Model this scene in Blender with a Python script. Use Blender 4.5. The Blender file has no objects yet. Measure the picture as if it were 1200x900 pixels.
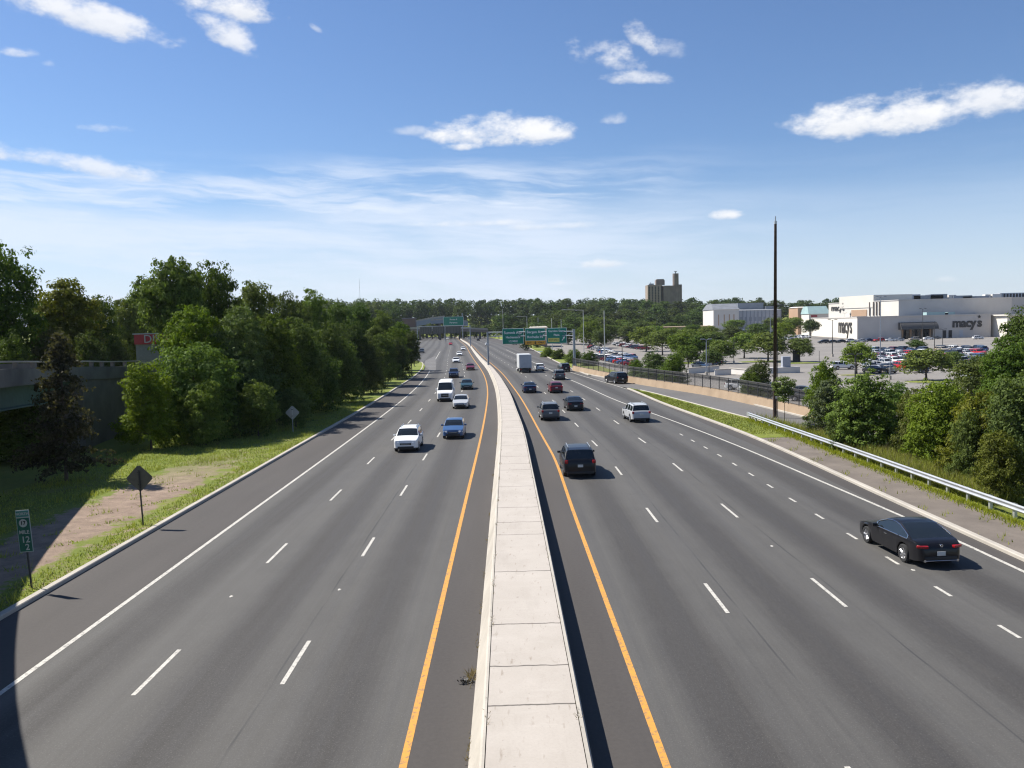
import bpy, bmesh, math, random
import numpy as np
from mathutils import Vector, Matrix

random.seed(7)
rng = np.random.default_rng(11)
SC = bpy.context.scene
COL = SC.collection

# ------------------------------------------------------------------ survey of the place (metres; y along the highway, z up)
FPX, CAMH, ROLL = 985.0, 9.3, 0.024
_ax, _ay = -6.0, 68.0
_px = _ax * math.cos(ROLL) + _ay * math.sin(ROLL)
_py = -_ax * math.sin(ROLL) + _ay * math.cos(ROLL)
YAW, PITCH = math.atan2(-_px, FPX), math.atan2(_py, FPX)


def ray(u, v):
    x, y = u - 600, 450 - v
    xr = x * math.cos(ROLL) + y * math.sin(ROLL)
    yr = -x * math.sin(ROLL) + y * math.cos(ROLL)
    c, s = math.cos(PITCH), math.sin(PITCH)
    d = (xr, FPX * c + yr * s, -FPX * s + yr * c)
    cy, sy = math.cos(YAW), math.sin(YAW)
    return (d[0] * cy + d[1] * sy, -d[0] * sy + d[1] * cy, d[2])


def G(u, v, z=0.0):
    """survey sight line to the level z"""
    d = ray(u, v)
    t = (z - CAMH) / d[2]
    return (d[0] * t, d[1] * t)


def D(u, v, Y):
    """survey sight line to the distance Y"""
    d = ray(u, v)
    t = Y / d[1]
    return (d[0] * t, Y, CAMH + d[2] * t)


def curve(pts):
    """smooth x(y) through (y, x) control points"""
    P = np.array(pts, float)
    ys, xs = P[:, 0], P[:, 1]
    m = np.gradient(xs, ys)
    m[0] = (xs[1] - xs[0]) / (ys[1] - ys[0])
    m[-1] = (xs[-1] - xs[-2]) / (ys[-1] - ys[-2])

    def fn(y):
        y = min(max(y, ys[0]), ys[-1])
        i = int(min(max(np.searchsorted(ys, y) - 1, 0), len(ys) - 2))
        h = ys[i + 1] - ys[i]
        t = (y - ys[i]) / h
        return float((2*t**3-3*t**2+1)*xs[i] + (t**3-2*t**2+t)*h*m[i] + (-2*t**3+3*t**2)*xs[i+1] + (t**3-t**2)*h*m[i+1])
    return fn


XL = curve([(-120, 0), (40, 0), (75, 0), (94, -.13), (118, -.5), (140, -1.2), (165, -2.4), (190, -3.9), (232, -6.7), (321, -12.3),
            (383, -16), (450, -20.5), (560, -29), (724, -41), (900, -57)])
_e = curve([(-120, 0), (40, 0), (60, -.05), (68, -.3), (98, -1.0), (134, -1.7), (167, -1.85), (900, -1.85)])
XR = lambda y: XL(y) + _e(y)
LKERB = curve([(-120, -16.95), (60, -16.95), (100, -16.95), (128, -17.3), (173, -18.4), (200, -20.2), (226, -23.0), (260, -31), (300, -39), (400, -48), (900, -92)])
RKERB = curve([(-120, 19.2), (40, 19.2), (66, 19.2), (97, 17.45), (118, 16.8), (135, 15.6), (152, 14.5), (193, 12.7), (247, 11.3), (344, 9.0), (450, 5.0), (560, -3), (900, -30)])
RAMP_IN = [(60, 8), (46, 30), (36, 42), (29, 54), (24.6, 67), (22.75, 78), (18.9, 111.5), (16.5, 124), (13, 140), (8, 160)]
RAMP_OUT = [(66, 14), (52, 36), (42, 47), (34.5, 58), (29.8, 68), (27.7, 78), (27.2, 88), (25.5, 107), (19.4, 130), (14.4, 155), (12.5, 175)]
LOTZ = -1.5
SUN_DIR = Vector((-.77, .354, 1)).normalized()


def sstep(a, b, x):
    t = min(max((x - a) / (b - a), 0), 1)
    return t * t * (3 - 2 * t)


def lotz(x, y):
    return LOTZ + 4.0 * sstep(340, 540, y) * (1 - sstep(150, 185, x))


def hill(x, y):
    h = 14 * sstep(600, 770, y) + 8 * sstep(770, 950, y)
    if y < 900:
        d = abs(x - XL(y))
        h *= sstep(45, 90, d) * (1 - sstep(860, 900, y)) + sstep(860, 900, y)
    return h


# ------------------------------------------------------------------ materials
class NT:
    def __init__(self, name):
        self.mat = bpy.data.materials.new(name)
        self.mat.use_nodes = True
        self.t = self.mat.node_tree
        self.bsdf = self.t.nodes['Principled BSDF']
        self.out = self.t.nodes['Material Output']

    def n(self, typ, **kw):
        nd = self.t.nodes.new(typ)
        for k, v in kw.items():
            setattr(nd, k, v)
        return nd

    def link(self, a, b):
        self.t.links.new(a, b)

    def _in(self, sock, v):
        if isinstance(v, bpy.types.NodeSocket):
            self.link(v, sock)
        elif isinstance(v, (tuple, list)) and len(v) == 3 and sock.type == 'RGBA':
            sock.default_value = (*v, 1)
        else:
            sock.default_value = v

    def math(self, op, a, b=0.0, c=None, clamp=False):
        nd = self.n('ShaderNodeMath', operation=op, use_clamp=clamp)
        self._in(nd.inputs[0], a)
        self._in(nd.inputs[1], b)
        if c is not None:
            self._in(nd.inputs[2], c)
        return nd.outputs[0]

    def mix(self, f, a, b, blend='MIX'):
        nd = self.n('ShaderNodeMix', data_type='RGBA', blend_type=blend)
        self._in(nd.inputs[0], f)
        self._in(nd.inputs[6], a)
        self._in(nd.inputs[7], b)
        return nd.outputs[2]

    def noise(self, vec, scale, detail=4.0, rough=.55, out='Fac'):
        nd = self.n('ShaderNodeTexNoise')
        nd.inputs['Scale'].default_value = scale
        nd.inputs['Detail'].default_value = detail
        nd.inputs['Roughness'].default_value = rough
        if vec is not None:
            self.link(vec, nd.inputs['Vector'])
        return nd.outputs[out]

    def rng(self, v, a, b, c=0.0, d=1.0, smooth=False):
        nd = self.n('ShaderNodeMapRange', clamp=True)
        if smooth:
            nd.interpolation_type = 'SMOOTHSTEP'
        self._in(nd.inputs[0], v)
        for i, x in enumerate((a, b, c, d)):
            self._in(nd.inputs[i + 1], x)
        return nd.outputs[0]

    def scalev(self, vec, s):
        nd = self.n('ShaderNodeVectorMath', operation='MULTIPLY')
        self.link(vec, nd.inputs[0])
        nd.inputs[1].default_value = s
        return nd.outputs[0]

    def sep(self, vec):
        nd = self.n('ShaderNodeSeparateXYZ')
        self.link(vec, nd.inputs[0])
        return nd.outputs

    @property
    def obj(self):
        return self.n('ShaderNodeTexCoord').outputs['Object']

    @property
    def uv(self):
        return self.n('ShaderNodeTexCoord').outputs['UV']

    @property
    def pos(self):
        return self.n('ShaderNodeNewGeometry').outputs['Position']

    def set(self, color=None, rough=None, metal=None, **kw):
        if color is not None:
            self._in(self.bsdf.inputs['Base Color'], color)
        if rough is not None:
            self._in(self.bsdf.inputs['Roughness'], rough)
        if metal is not None:
            self._in(self.bsdf.inputs['Metallic'], metal)
        for k, v in kw.items():
            self._in(self.bsdf.inputs[k.replace('_', ' ')], v)
        return self

    def bump(self, h, strength=.3, dist=.02):
        nd = self.n('ShaderNodeBump')
        nd.inputs['Strength'].default_value = strength
        nd.inputs['Distance'].default_value = dist
        self.link(h, nd.inputs['Height'])
        self.link(nd.outputs[0], self.bsdf.inputs['Normal'])


M = {}


def simple(name, col, rough=.6, metal=0.0, var=.12, scale=3.0, **kw):
    """one real colour with a little uneven soiling"""
    m = NT(name)
    nz = m.noise(m.obj, scale, 5)
    c = m.mix(m.rng(nz, .3, .7), tuple(x * (1 - var) for x in col), tuple(min(1, x * (1 + var)) for x in col))
    m.set(c, rough, metal, **kw)
    M[name] = m.mat
    return m.mat


def lanes_material():
    m = NT('asphalt_lanes')
    s = m.sep(m.uv)
    lat, lon = s[0], s[1]
    big = m.noise(m.scalev(m.uv, (.35, .03, 1)), 1.0, 3)
    streak = m.noise(m.scalev(m.uv, (2.2, .035, 1)), 1.0, 4, .6)
    fine = m.noise(m.scalev(m.uv, (9, 6, 9)), 1.0, 6, .8)
    blot = m.noise(m.scalev(m.uv, (1.1, .5, 1)), 1.0, 5, .65)
    grit = m.noise(m.scalev(m.uv, (26, 20, 26)), 1.0, 3, .75)
    # the oily strip down the middle of each lane and the polished wheel tracks beside it
    right = m.math('GREATER_THAN', lat, 0.5)
    phl = m.math('ADD', m.math('MULTIPLY', m.math('SUBTRACT', 1.0, right), m.math('ADD', lat, 4.4)),
                 m.math('MULTIPLY', right, m.math('SUBTRACT', lat, 4.95)))
    ang = m.math('MULTIPLY', phl, 2 * math.pi / 3.78)
    c1 = m.math('COSINE', ang)
    strip_ = m.rng(c1, -.45, 1.1, 0, 1, True)
    wear = m.math('ADD', .30, m.math('MULTIPLY', strip_, -1.35))
    wear = m.math('ADD', wear, m.math('MULTIPLY', m.math('SUBTRACT', blot, .5), 1.0))
    hair = m.noise(m.scalev(m.uv, (8.5, .018, 1)), 1.0, 4, .7)
    wear = m.math('ADD', wear, m.math('MULTIPLY', m.math('SUBTRACT', hair, .5), .9))
    wear = m.math('ADD', wear, m.math('MULTIPLY', m.math('SUBTRACT', streak, .5), 1.1))
    f = m.rng(m.math('ADD', wear, m.math('MULTIPLY', m.math('SUBTRACT', big, .5), 1.3)), -.95, .95)
    c = m.mix(f, (.029, .026, .0235), (.079, .075, .068))
    c = m.mix(m.math('MULTIPLY', m.rng(fine, .25, .75), .5), c, m.mix(.5, c, (.115, .11, .104)))
    c = m.mix(m.rng(grit, .56, .74, 0, .6), c, (.17, .163, .15))
    # old oil drips and rubber scuffs
    drip = m.noise(m.scalev(m.uv, (4.5, 2.2, 1)), 1.0, 3, .5)
    c = m.mix(m.math('MULTIPLY', m.rng(drip, .70, .76, 0, .55), m.rng(c1, -.2, .6)), c, (.028, .026, .025))
    c = m.mix(m.rng(grit, .25, .4, .45, 0), c, (.035, .035, .036))
    # paving seams along two lane joints, partly opened up
    sn = m.noise(m.scalev(m.uv, (3, .25, 1)), 1.0, 4)
    for off in (-6.45, 7.25, 11.0):
        d = m.math('ABSOLUTE', m.math('SUBTRACT', m.math('ADD', lat, m.math('MULTIPLY', m.math('SUBTRACT', sn, .5), .12)), off))
        line = m.math('MULTIPLY', m.rng(d, .018, .04, 1, 0), m.rng(sn, .4, .58, 0, .75))
        c = m.mix(line, c, (.03, .03, .03))
    cw = m.noise(m.scalev(m.uv, (.45, .08, 1)), 1.0, 5, .6)
    cr = m.math('ABSOLUTE', m.math('SUBTRACT', m.math('MODULO', m.math('ADD', m.math('ADD', lon, 400), m.math('MULTIPLY', cw, 6.0)), 23.0), 11.0))
    cm = m.noise(m.scalev(m.uv, (.22, .05, 1)), 1.0, 2, .5)
    c = m.mix(m.math('MULTIPLY', m.rng(cr, .008, .028, .75, 0), m.rng(cm, .52, .6)), c, (.024, .024, .025))
    m.set(c, m.rng(streak, .3, .7, .72, .9))
    m.bump(grit, .25, .01)
    M['asphalt_lanes'] = m.mat


def shoulder_material():
    m = NT('asphalt_shoulder')
    big = m.noise(m.scalev(m.uv, (.5, .06, 1)), 1.0, 4)
    fine = m.noise(m.scalev(m.uv, (8, 8, 8)), 1.0, 6, .7)
    grit = m.noise(m.scalev(m.uv, (45, 45, 45)), 1.0, 2, .7)
    c = m.mix(m.rng(big, .3, .7), (.040, .035, .032), (.060, .053, .048))
    c = m.mix(m.math('MULTIPLY', m.rng(fine, .3, .75), .5), c, (.078, .069, .062))
    c = m.mix(m.rng(grit, .62, .8, 0, .35), c, (.17, .16, .15))
    c = m.mix(m.rng(grit, .25, .4, .4, 0), c, (.03, .03, .03))
    m.set(c, .88)
    m.bump(grit, .25, .01)
    M['asphalt_shoulder'] = m.mat


def plain_asphalt(name, a, b):
    m = NT(name)
    big = m.noise(m.pos, .06, 5, .6)
    fine = m.noise(m.pos, 3.0, 5, .7)
    c = m.mix(m.rng(big, .3, .7), a, b)
    c = m.mix(m.math('MULTIPLY', m.rng(fine, .35, .7), .3), c, tuple(x * 1.4 for x in b))
    m.set(c, .9)
    M[name] = m.mat


def concrete(name, a, b, joints=None):
    m = NT(name)
    v = m.uv if joints else m.pos
    big = m.noise(v, .55, 5, .6)
    fine = m.noise(v, 14.0, 5, .7)
    spots = m.noise(v, 5.0, 2, .5)
    c = m.mix(m.rng(big, .3, .7), a, b)
    c = m.mix(m.math('MULTIPLY', m.rng(fine, .35, .75), .3), c, tuple(x * .72 for x in a))
    c = m.mix(m.rng(spots, .70, .78, 0, .5), c, tuple(x * .45 for x in a))
    if joints:
        s = m.sep(m.uv)
        wob = m.math('MULTIPLY', m.math('SUBTRACT', m.noise(m.uv, 1.6, 3), .5), .16)
        y = m.math('ADD', s[1], wob)
        # slabs of two lengths, as cast: 5.2 m, and a short one now and then
        for per, off in ((5.2, 2.9), (15.6, 5.1)):
            q = m.math('ABSOLUTE', m.math('SUBTRACT', m.math('MODULO', m.math('ADD', y, 200 * per - off + per / 2), per), per / 2))
            c = m.mix(m.rng(q, .012, .045, .9, 0), c, (.05, .043, .035))
        dirt = m.noise(m.scalev(m.uv, (6, 1.5, 1)), 1.0, 3)
        c = m.mix(m.rng(dirt, .62, .74, 0, .5), c, (.17, .13, .09))
        stain = m.noise(m.scalev(m.uv, (1.4, .22, 1)), 1.0, 6, .68)
        c = m.mix(m.rng(stain, .54, .76, 0, .26), c, (.22, .19, .16))
        streaks = m.noise(m.scalev(m.uv, (.5, 3.5, 1)), 1.0, 5, .6)
        c = m.mix(m.rng(streaks, .58, .72, 0, .2), c, (.55, .51, .46))
    m.set(c, .85)
    m.bump(fine, .15, .01)
    M[name] = m.mat


def paint(name, col):
    m = NT(name)
    nz = m.noise(m.pos, 7.0, 6, .75)
    worn = m.noise(m.pos, 1.3, 4, .6)
    c = m.mix(m.rng(worn, .35, .7, 0, .35), col, tuple(x * .55 + .04 for x in col))
    c = m.mix(m.rng(nz, .50, .64, 0, .8), c, (.11, .105, .10))
    m.set(c, .65)
    M[name] = m.mat


def grass_material(name, dirt_strip=False, dry=0.0):
    m = NT(name)
    p = m.pos
    a = m.noise(p, .16, 5, .6)
    b = m.noise(p, 2.1, 6, .7)
    c3 = m.noise(p, 16.0, 4, .75)
    g = m.mix(m.rng(a, .35, .65), (.125, .165, .010), (.19, .215, .018))
    g = m.mix(m.rng(b, .4, .75, 0, .5), g, (.075, .11, .014))
    g = m.mix(m.rng(c3, .5, .8, 0, .5), g, (.20, .20, .04))
    g = m.mix(m.rng(c3, .2, .42, .6, 0), g, (.028, .045, .010))
    g = m.mix(m.rng(a, .55 - dry, .75 - dry, 0, .5 + dry), g, (.20, .17, .075))
    if dirt_strip:
        s = m.sep(p)
        x, y = s[0], s[1]
        wob = m.math('MULTIPLY', m.math('SUBTRACT', m.noise(p, .55, 9, .78), .5), 6.5)
        d = m.math('ABSOLUTE', m.math('ADD', m.math('ADD', x, 21.1), wob))
        k = m.rng(d, 1.9, 2.25, 1, 0)
        ends = m.math('MULTIPLY', m.rng(y, 24, 30), m.rng(y, 50, 64, 1, 0))
        k = m.math('MULTIPLY', k, ends)
        soil = m.mix(m.rng(m.noise(p, 1.1, 6, .7), .3, .7), (.175, .122, .088), (.34, .25, .185))
        soil = m.mix(m.rng(c3, .52, .7, 0, .6), soil, (.13, .09, .065))
        soil = m.mix(m.rng(m.noise(p, 7.0, 3, .6), .66, .74, 0, .7), soil, (.42, .35, .28))
        k = m.math('MULTIPLY', k, m.rng(b, .62, .70, 1, .1))
        g = m.mix(k, g, soil)
        thin = m.math('MULTIPLY', m.rng(m.noise(p, .9, 5, .7), .52, .62), m.rng(x, -23, -21, 0, .8))
        thin = m.math('MULTIPLY', thin, m.rng(y, 60, 75, 1, .25))
        g = m.mix(thin, g, soil)
    m.set(g, .95)
    m.bump(c3, .9, .08)
    M[name] = m.mat


def leaf(name, dark, light):
    m = NT(name)
    at = m.n('ShaderNodeAttribute', attribute_name='tint')
    oi = m.n('ShaderNodeObjectInfo')
    c = m.mix(at.outputs['Fac'], dark, light)
    # every tree has its own shade of green
    hs = m.n('ShaderNodeHueSaturation')
    m._in(hs.inputs['Hue'], m.rng(oi.outputs['Random'], 0, 1, .478, .512))
    m._in(hs.inputs['Value'], m.rng(m.math('FRACT', m.math('MULTIPLY', oi.outputs['Random'], 7.31)), 0, 1, .74, 1.18))
    m._in(hs.inputs['Saturation'], m.rng(m.math('FRACT', m.math('MULTIPLY', oi.outputs['Random'], 3.77)), 0, 1, .8, 1.05))
    m.link(c, hs.inputs['Color'])
    c = hs.outputs[0]
    m.set(c, .7)
    m.bsdf.inputs['Specular IOR Level'].default_value = .10
    tr = m.n('ShaderNodeBsdfTranslucent')
    m.link(m.mix(1.0, c, (1.15, 1.2, .5), 'MULTIPLY'), tr.inputs[0])
    ms = m.n('ShaderNodeMixShader')
    ms.inputs[0].default_value = .34
    m.link(m.bsdf.outputs[0], ms.inputs[1])
    m.link(tr.outputs[0], ms.inputs[2])
    m.link(ms.outputs[0], m.out.inputs[0])
    M[name] = m.mat


def car_paint():
    m = NT('car_paint')
    oi = m.n('ShaderNodeObjectInfo')
    dust = m.noise(m.obj, 2.5, 4)
    c = m.mix(m.rng(dust, .45, .8, 0, .025), oi.outputs['Color'], (.22, .2, .18))
    m.set(c, .30, .05)
    m.bsdf.inputs['Specular IOR Level'].default_value = .3
    m.bsdf.inputs['Coat Weight'].default_value = .24
    m.bsdf.inputs['Coat Roughness'].default_value = .10
    M['car_paint'] = m.mat


def wire_mesh():
    """woven wire: round strands with open diamonds between them"""
    m = NT('chain_link')
    s = m.sep(m.uv)
    a = m.math('ABSOLUTE', m.math('SUBTRACT', m.math('FRACT', m.math('MULTIPLY', m.math('ADD', s[0], s[1]), 8.0)), .5))
    b = m.math('ABSOLUTE', m.math('SUBTRACT', m.math('FRACT', m.math('MULTIPLY', m.math('SUBTRACT', s[0], s[1]), 8.0)), .5))
    w = m.math('MAXIMUM', m.math('LESS_THAN', a, .11), m.math('LESS_THAN', b, .11))
    # privacy slats woven into the top courses
    slat = m.math('MULTIPLY', m.math('GREATER_THAN', s[1], 1.02), m.math('LESS_THAN', m.math('FRACT', m.math('MULTIPLY', s[0], 9.0)), .72))
    w = m.math('MAXIMUM', w, slat)
    m.set((.045, .043, .042), .5)
    tp = m.n('ShaderNodeBsdfTransparent')
    ms = m.n('ShaderNodeMixShader')
    m.link(w, ms.inputs[0])
    m.link(tp.outputs[0], ms.inputs[1])
    m.link(m.bsdf.outputs[0], ms.inputs[2])
    m.link(ms.outputs[0], m.out.inputs[0])
    M['chain_link'] = m.mat


lanes_material()
shoulder_material()
plain_asphalt('asphalt_ramp', (.085, .08, .077), (.125, .12, .114))
plain_asphalt('asphalt_lot', (.15, .138, .125), (.215, .196, .175))
concrete('concrete_slab', (.375, .335, .29), (.435, .392, .345), joints=True)
concrete('concrete_kerb', (.34, .31, .265), (.46, .42, .36))
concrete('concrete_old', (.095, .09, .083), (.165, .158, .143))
concrete('concrete_tan', (.27, .195, .125), (.36, .265, .175))
concrete('gravel_strip', (.115, .095, .078), (.18, .15, .122))
paint('white_paint', (.50, .475, .42))
paint('yellow_paint', (.58, .27, .035))
grass_material('verge_grass', True)
grass_material('lawn_grass')
grass_material('rough_grass', dry=.12)
grass_material('forest_floor', dry=-.1)
leaf('leaf_mid', (0.036, 0.07, 0.011), (0.175, 0.245, 0.034))
leaf('leaf_dark', (0.027, 0.056, 0.011), (0.13, 0.192, 0.03))
leaf('leaf_olive', (0.052, 0.068, 0.01), (0.185, 0.205, 0.036))
leaf('leaf_bright', (0.05, 0.1, 0.01), (0.195, 0.27, 0.03))
leaf('leaf_grey', (0.045, 0.068, 0.026), (0.17, 0.2, 0.085))
leaf('leaf_far', (.022, .047, .012), (.112, .155, .032))
leaf('leaf_far_light', (.024, .050, .012), (.105, .150, .030))
leaf('leaf_needle', (.035, .034, .020), (.095, .082, .050))
leaf('weed', (.17, .22, .014), (.33, .35, .05))
leaf('dry_weed', (.14, .11, .05), (.28, .22, .11))
car_paint()
wire_mesh()
simple('bark', (.085, .066, .05), .95, var=.35, scale=5)
simple('glass', (.012, .016, .019), .04, 0, .1)
M['glass'].node_tree.nodes['Principled BSDF'].inputs['Specular IOR Level'].default_value = .6
simple('rubber', (.018, .018, .018), .9)
simple('rim', (.55, .55, .56), .3, .9)
simple('black_trim', (.02, .02, .021), .55)
simple('chrome', (.75, .75, .76), .15, 1.0, .03)
simple('lamp_clear', (.72, .74, .76), .1, 0, .03)
simple('lamp_red', (.30, .008, .010), .15, 0, .05)
simple('lamp_amber', (.5, .18, .02), .2)
simple('plate_white', (.55, .55, .52), .5)
simple('galvanised', (.52, .53, .54), .42, .65, .1, 2)
simple('pole_grey', (.26, .29, .33), .5, .2)
simple('pole_pale', (.52, .52, .5), .55, .2)
simple('pole_dark', (.035, .035, .037), .6)
simple('wood_pole', (.062, .040, .030), .9, 0, .35, 2)
simple('sign_green', (.003, .20, .135), .45, 0, .05)
simple('marker_green', (.002, .10, .07), .5)
simple('marker_white', (.42, .45, .45), .5)
simple('shop_wall_shaded', (.13, .14, .17), .7)  # pale wall darkened so its colour carries the shade it stands in
simple('sign_white', (.78, .80, .79), .4, 0, .03)
simple('sign_back', (.12, .115, .105), .5, .4, .15)
simple('sign_back_pale', (.42, .42, .41), .45, .4, .1)
simple('sign_yellow', (.62, .58, .14), .45)
simple('sign_orange', (.72, .36, .03), .5)
simple('sign_black', (.015, .015, .015), .6)
simple('sign_teal', (.06, .22, .20), .45)
simple('red_panel', (.26, .010, .028), .5)
simple('pale_panel', (.30, .32, .37), .5)
simple('wall_cream', (.64, .60, .53), .85, 0, .06, .12)
simple('wall_grey', (.50, .47, .44), .85, 0, .08, .12)  # store cream again, greyed to put the front's shade into the colour
simple('wall_white', (.60, .57, .53), .85, 0, .05, .1)
simple('wall_panel', (.42, .44, .47), .7, 0, .08, .1)
simple('wall_tan', (.40, .265, .17), .85, 0, .1, .1)
simple('wall_brown', (.27, .215, .175), .85, 0, .15, .15)
simple('wall_brown_dark', (.19, .155, .135), .85, 0, .2, .15)
simple('roof_slate', (.17, .18, .20), .7, 0, .15, .3)
simple('roof_teal', (.30, .42, .41), .6, 0, .1, .2)
simple('dark_void', (.02, .02, .022), .8)
simple('canopy_dark', (.06, .058, .056), .5)
simple('rooftop_metal', (.23, .25, .28), .5, .4, .2, .2)
simple('lettering_dark', (.035, .032, .03), .6)
simple('girder_green', (.045, .095, .085), .6, 0, .2)
simple('truck_white', (.55, .56, .57), .4, 0, .06, .8)
simple('truck_rear_shaded', (.45, .47, .50), .4, 0, .1, .8)  # truck white turned grey-blue, the rear's shade painted into it
simple('brick_far', (.13, .095, .08), .9, 0, .15)
simple('oil', (.012, .012, .012), .5)


# ------------------------------------------------------------------ mesh helpers
class MB:
    """collects shapes, then links them as ONE mesh object"""

    def __init__(self):
        self.v, self.f, self.mi, self.uvs, self.mats = [], [], [], [], []
        self.cur = 0
        self.has_uv = False

    def use(self, mname):
        if mname not in self.mats:
            self.mats.append(mname)
        self.cur = self.mats.index(mname)
        return self

    def face(self, pts, uv=None):
        i = len(self.v)
        self.v += [tuple(p) for p in pts]
        self.f.append(tuple(range(i, i + len(pts))))
        self.mi.append(self.cur)
        self.uvs.append(uv)
        if uv:
            self.has_uv = True

    def add(self, vs, fs):
        i = len(self.v)
        self.v += [tuple(p) for p in vs]
        for f in fs:
            self.f.append(tuple(i + k for k in f))
            self.mi.append(self.cur)
            self.uvs.append(None)

    def box(self, cx, cy, cz, sx, sy, sz, rz=0.0, bev=0.0):
        x, y, z = sx / 2, sy / 2, sz / 2
        c, s = math.cos(rz), math.sin(rz)
        if bev <= 0:
            P = [(-x, -y, -z), (x, -y, -z), (x, y, -z), (-x, y, -z), (-x, -y, z), (x, -y, z), (x, y, z), (-x, y, z)]
            F = [(0, 3, 2, 1), (4, 5, 6, 7), (0, 1, 5, 4), (1, 2, 6, 5), (2, 3, 7, 6), (3, 0, 4, 7)]
        else:
            bm = bmesh.new()
            bmesh.ops.create_cube(bm, size=1)
            for q in bm.verts:
                q.co = Vector((q.co.x * sx, q.co.y * sy, q.co.z * sz))
            bmesh.ops.bevel(bm, geom=bm.edges[:], offset=bev, segments=2, affect='EDGES', profile=.6)
            bm.verts.index_update()
            P = [tuple(q.co) for q in bm.verts]
            F = [tuple(q.index for q in f.verts) for f in bm.faces]
            bm.free()
        self.add([(cx + p[0] * c - p[1] * s, cy + p[0] * s + p[1] * c, cz + p[2]) for p in P], F)
        return self

    def tube(self, a, b, r0, r1=None, n=8, cap=True):
        r1 = r0 if r1 is None else r1
        a, b = Vector(a), Vector(b)
        d = (b - a)
        if d.length < 1e-6:
            return self
        d.normalize()
        u = d.orthogonal().normalized()
        w = d.cross(u)
        vs = []
        for p, r in ((a, r0), (b, r1)):
            for k in range(n):
                t = 2 * math.pi * k / n
                vs.append(p + (u * math.cos(t) + w * math.sin(t)) * r)
        fs = [(k, (k + 1) % n, n + (k + 1) % n, n + k) for k in range(n)]
        if cap:
            fs += [tuple(reversed(range(n))), tuple(range(n, 2 * n))]
        self.add(vs, fs)
        return self

    def lathe(self, prof, axis='x', n=20, at=(0, 0, 0)):
        """prof = [(along axis, radius)]"""
        vs, fs = [], []
        for (t, r) in prof:
            for k in range(n):
                q = 2 * math.pi * k / n
                if axis == 'x':
                    vs.append((at[0] + t, at[1] + r * math.cos(q), at[2] + r * math.sin(q)))
                else:
                    vs.append((at[0] + r * math.cos(q), at[1] + r * math.sin(q), at[2] + t))
        for i in range(len(prof) - 1):
            for k in range(n):
                fs.append((i * n + k, i * n + (k + 1) % n, (i + 1) * n + (k + 1) % n, (i + 1) * n + k))
        self.add(vs, fs)
        return self

    def sweep(self, path, prof, closed=True, caps=True):
        """profile (offset to the right of travel, z) swept along path of (x, y[, z]); uv = (profile length, path length)"""
        P = [Vector((p[0], p[1], p[2] if len(p) > 2 else 0)) for p in path]
        n, k = len(P), 0
        rows = []
        L = 0
        ls = []
        for i in range(n):
            if i:
                L += (P[i] - P[i - 1]).length
            ls.append(L)
            t = (P[min(i + 1, n - 1)] - P[max(i - 1, 0)])
            t.z = 0
            t.normalize()
            r = Vector((t.y, -t.x, 0))
            pf = prof(i) if callable(prof) else prof
            rows.append([P[i] + r * o + Vector((0, 0, z)) for o, z in pf])
            k = len(pf)
        kk = k if closed else k - 1
        pf = prof(0) if callable(prof) else prof
        cl = [0]
        for j in range(k):
            a, b = pf[j], pf[(j + 1) % k]
            cl.append(cl[-1] + math.hypot(a[0] - b[0], a[1] - b[1]))
        for i in range(n - 1):
            for j in range(kk):
                j2 = (j + 1) % k
                self.face([rows[i][j], rows[i][j2], rows[i + 1][j2], rows[i + 1][j]],
                          [(cl[j], ls[i]), (cl[j + 1], ls[i]), (cl[j + 1], ls[i + 1]), (cl[j], ls[i + 1])])
        if closed and caps:
            self.face(rows[0][::-1])
            self.face(rows[-1])
        return self

    def mesh(self, name, smooth=None):
        me = bpy.data.meshes.new(name)
        me.from_pydata(self.v, [], self.f)
        for mn in self.mats:
            me.materials.append(M[mn])
        if self.mats:
            me.polygons.foreach_set('material_index', self.mi)
        if self.has_uv:
            ul = me.uv_layers.new(name='UVMap')
            flat = []
            for f, uv in zip(self.f, self.uvs):
                for q in range(len(f)):
                    flat += list(uv[q]) if uv else [0, 0]
            ul.data.foreach_set('uv', flat)
        if smooth is not None:
            bm = bmesh.new()
            bm.from_mesh(me)
            bmesh.ops.remove_doubles(bm, verts=bm.verts, dist=.0008)
            bmesh.ops.recalc_face_normals(bm, faces=bm.faces)
            bm.to_mesh(me)
            bm.free()
            me.polygons.foreach_set('use_smooth', [True] * len(me.polygons))
            me.set_sharp_from_angle(angle=math.radians(smooth))
        me.update()
        return me

    def build(self, name, parent=None, smooth=None, mat=None):
        if mat:
            pass
        o = bpy.data.objects.new(name, self.mesh(name, smooth))
        COL.objects.link(o)
        if parent:
            o.parent = parent
        return o


def mb(mname):
    return MB().use(mname)


def tag(o, label=None, cat=None, group=None, kind=None):
    if label:
        o['label'] = label
    if cat:
        o['category'] = cat
    if group:
        o['group'] = group
    if kind:
        o['kind'] = kind
    return o


def thing(name, label, cat, loc=(0, 0, 0), rz=0.0, group=None):
    o = bpy.data.objects.new(name, None)
    COL.objects.link(o)
    o.location = loc
    o.rotation_euler = (0, 0, rz)
    o.empty_display_size = .3
    return tag(o, label, cat, group)


def structure(o):
    o['kind'] = 'structure'
    return o


def copy_tree(o, parent=None):
    kids = list(o.children)
    c = o.copy()
    COL.objects.link(c)
    c.parent = parent
    for ch in kids:
        copy_tree(ch, c)
    return c


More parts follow.
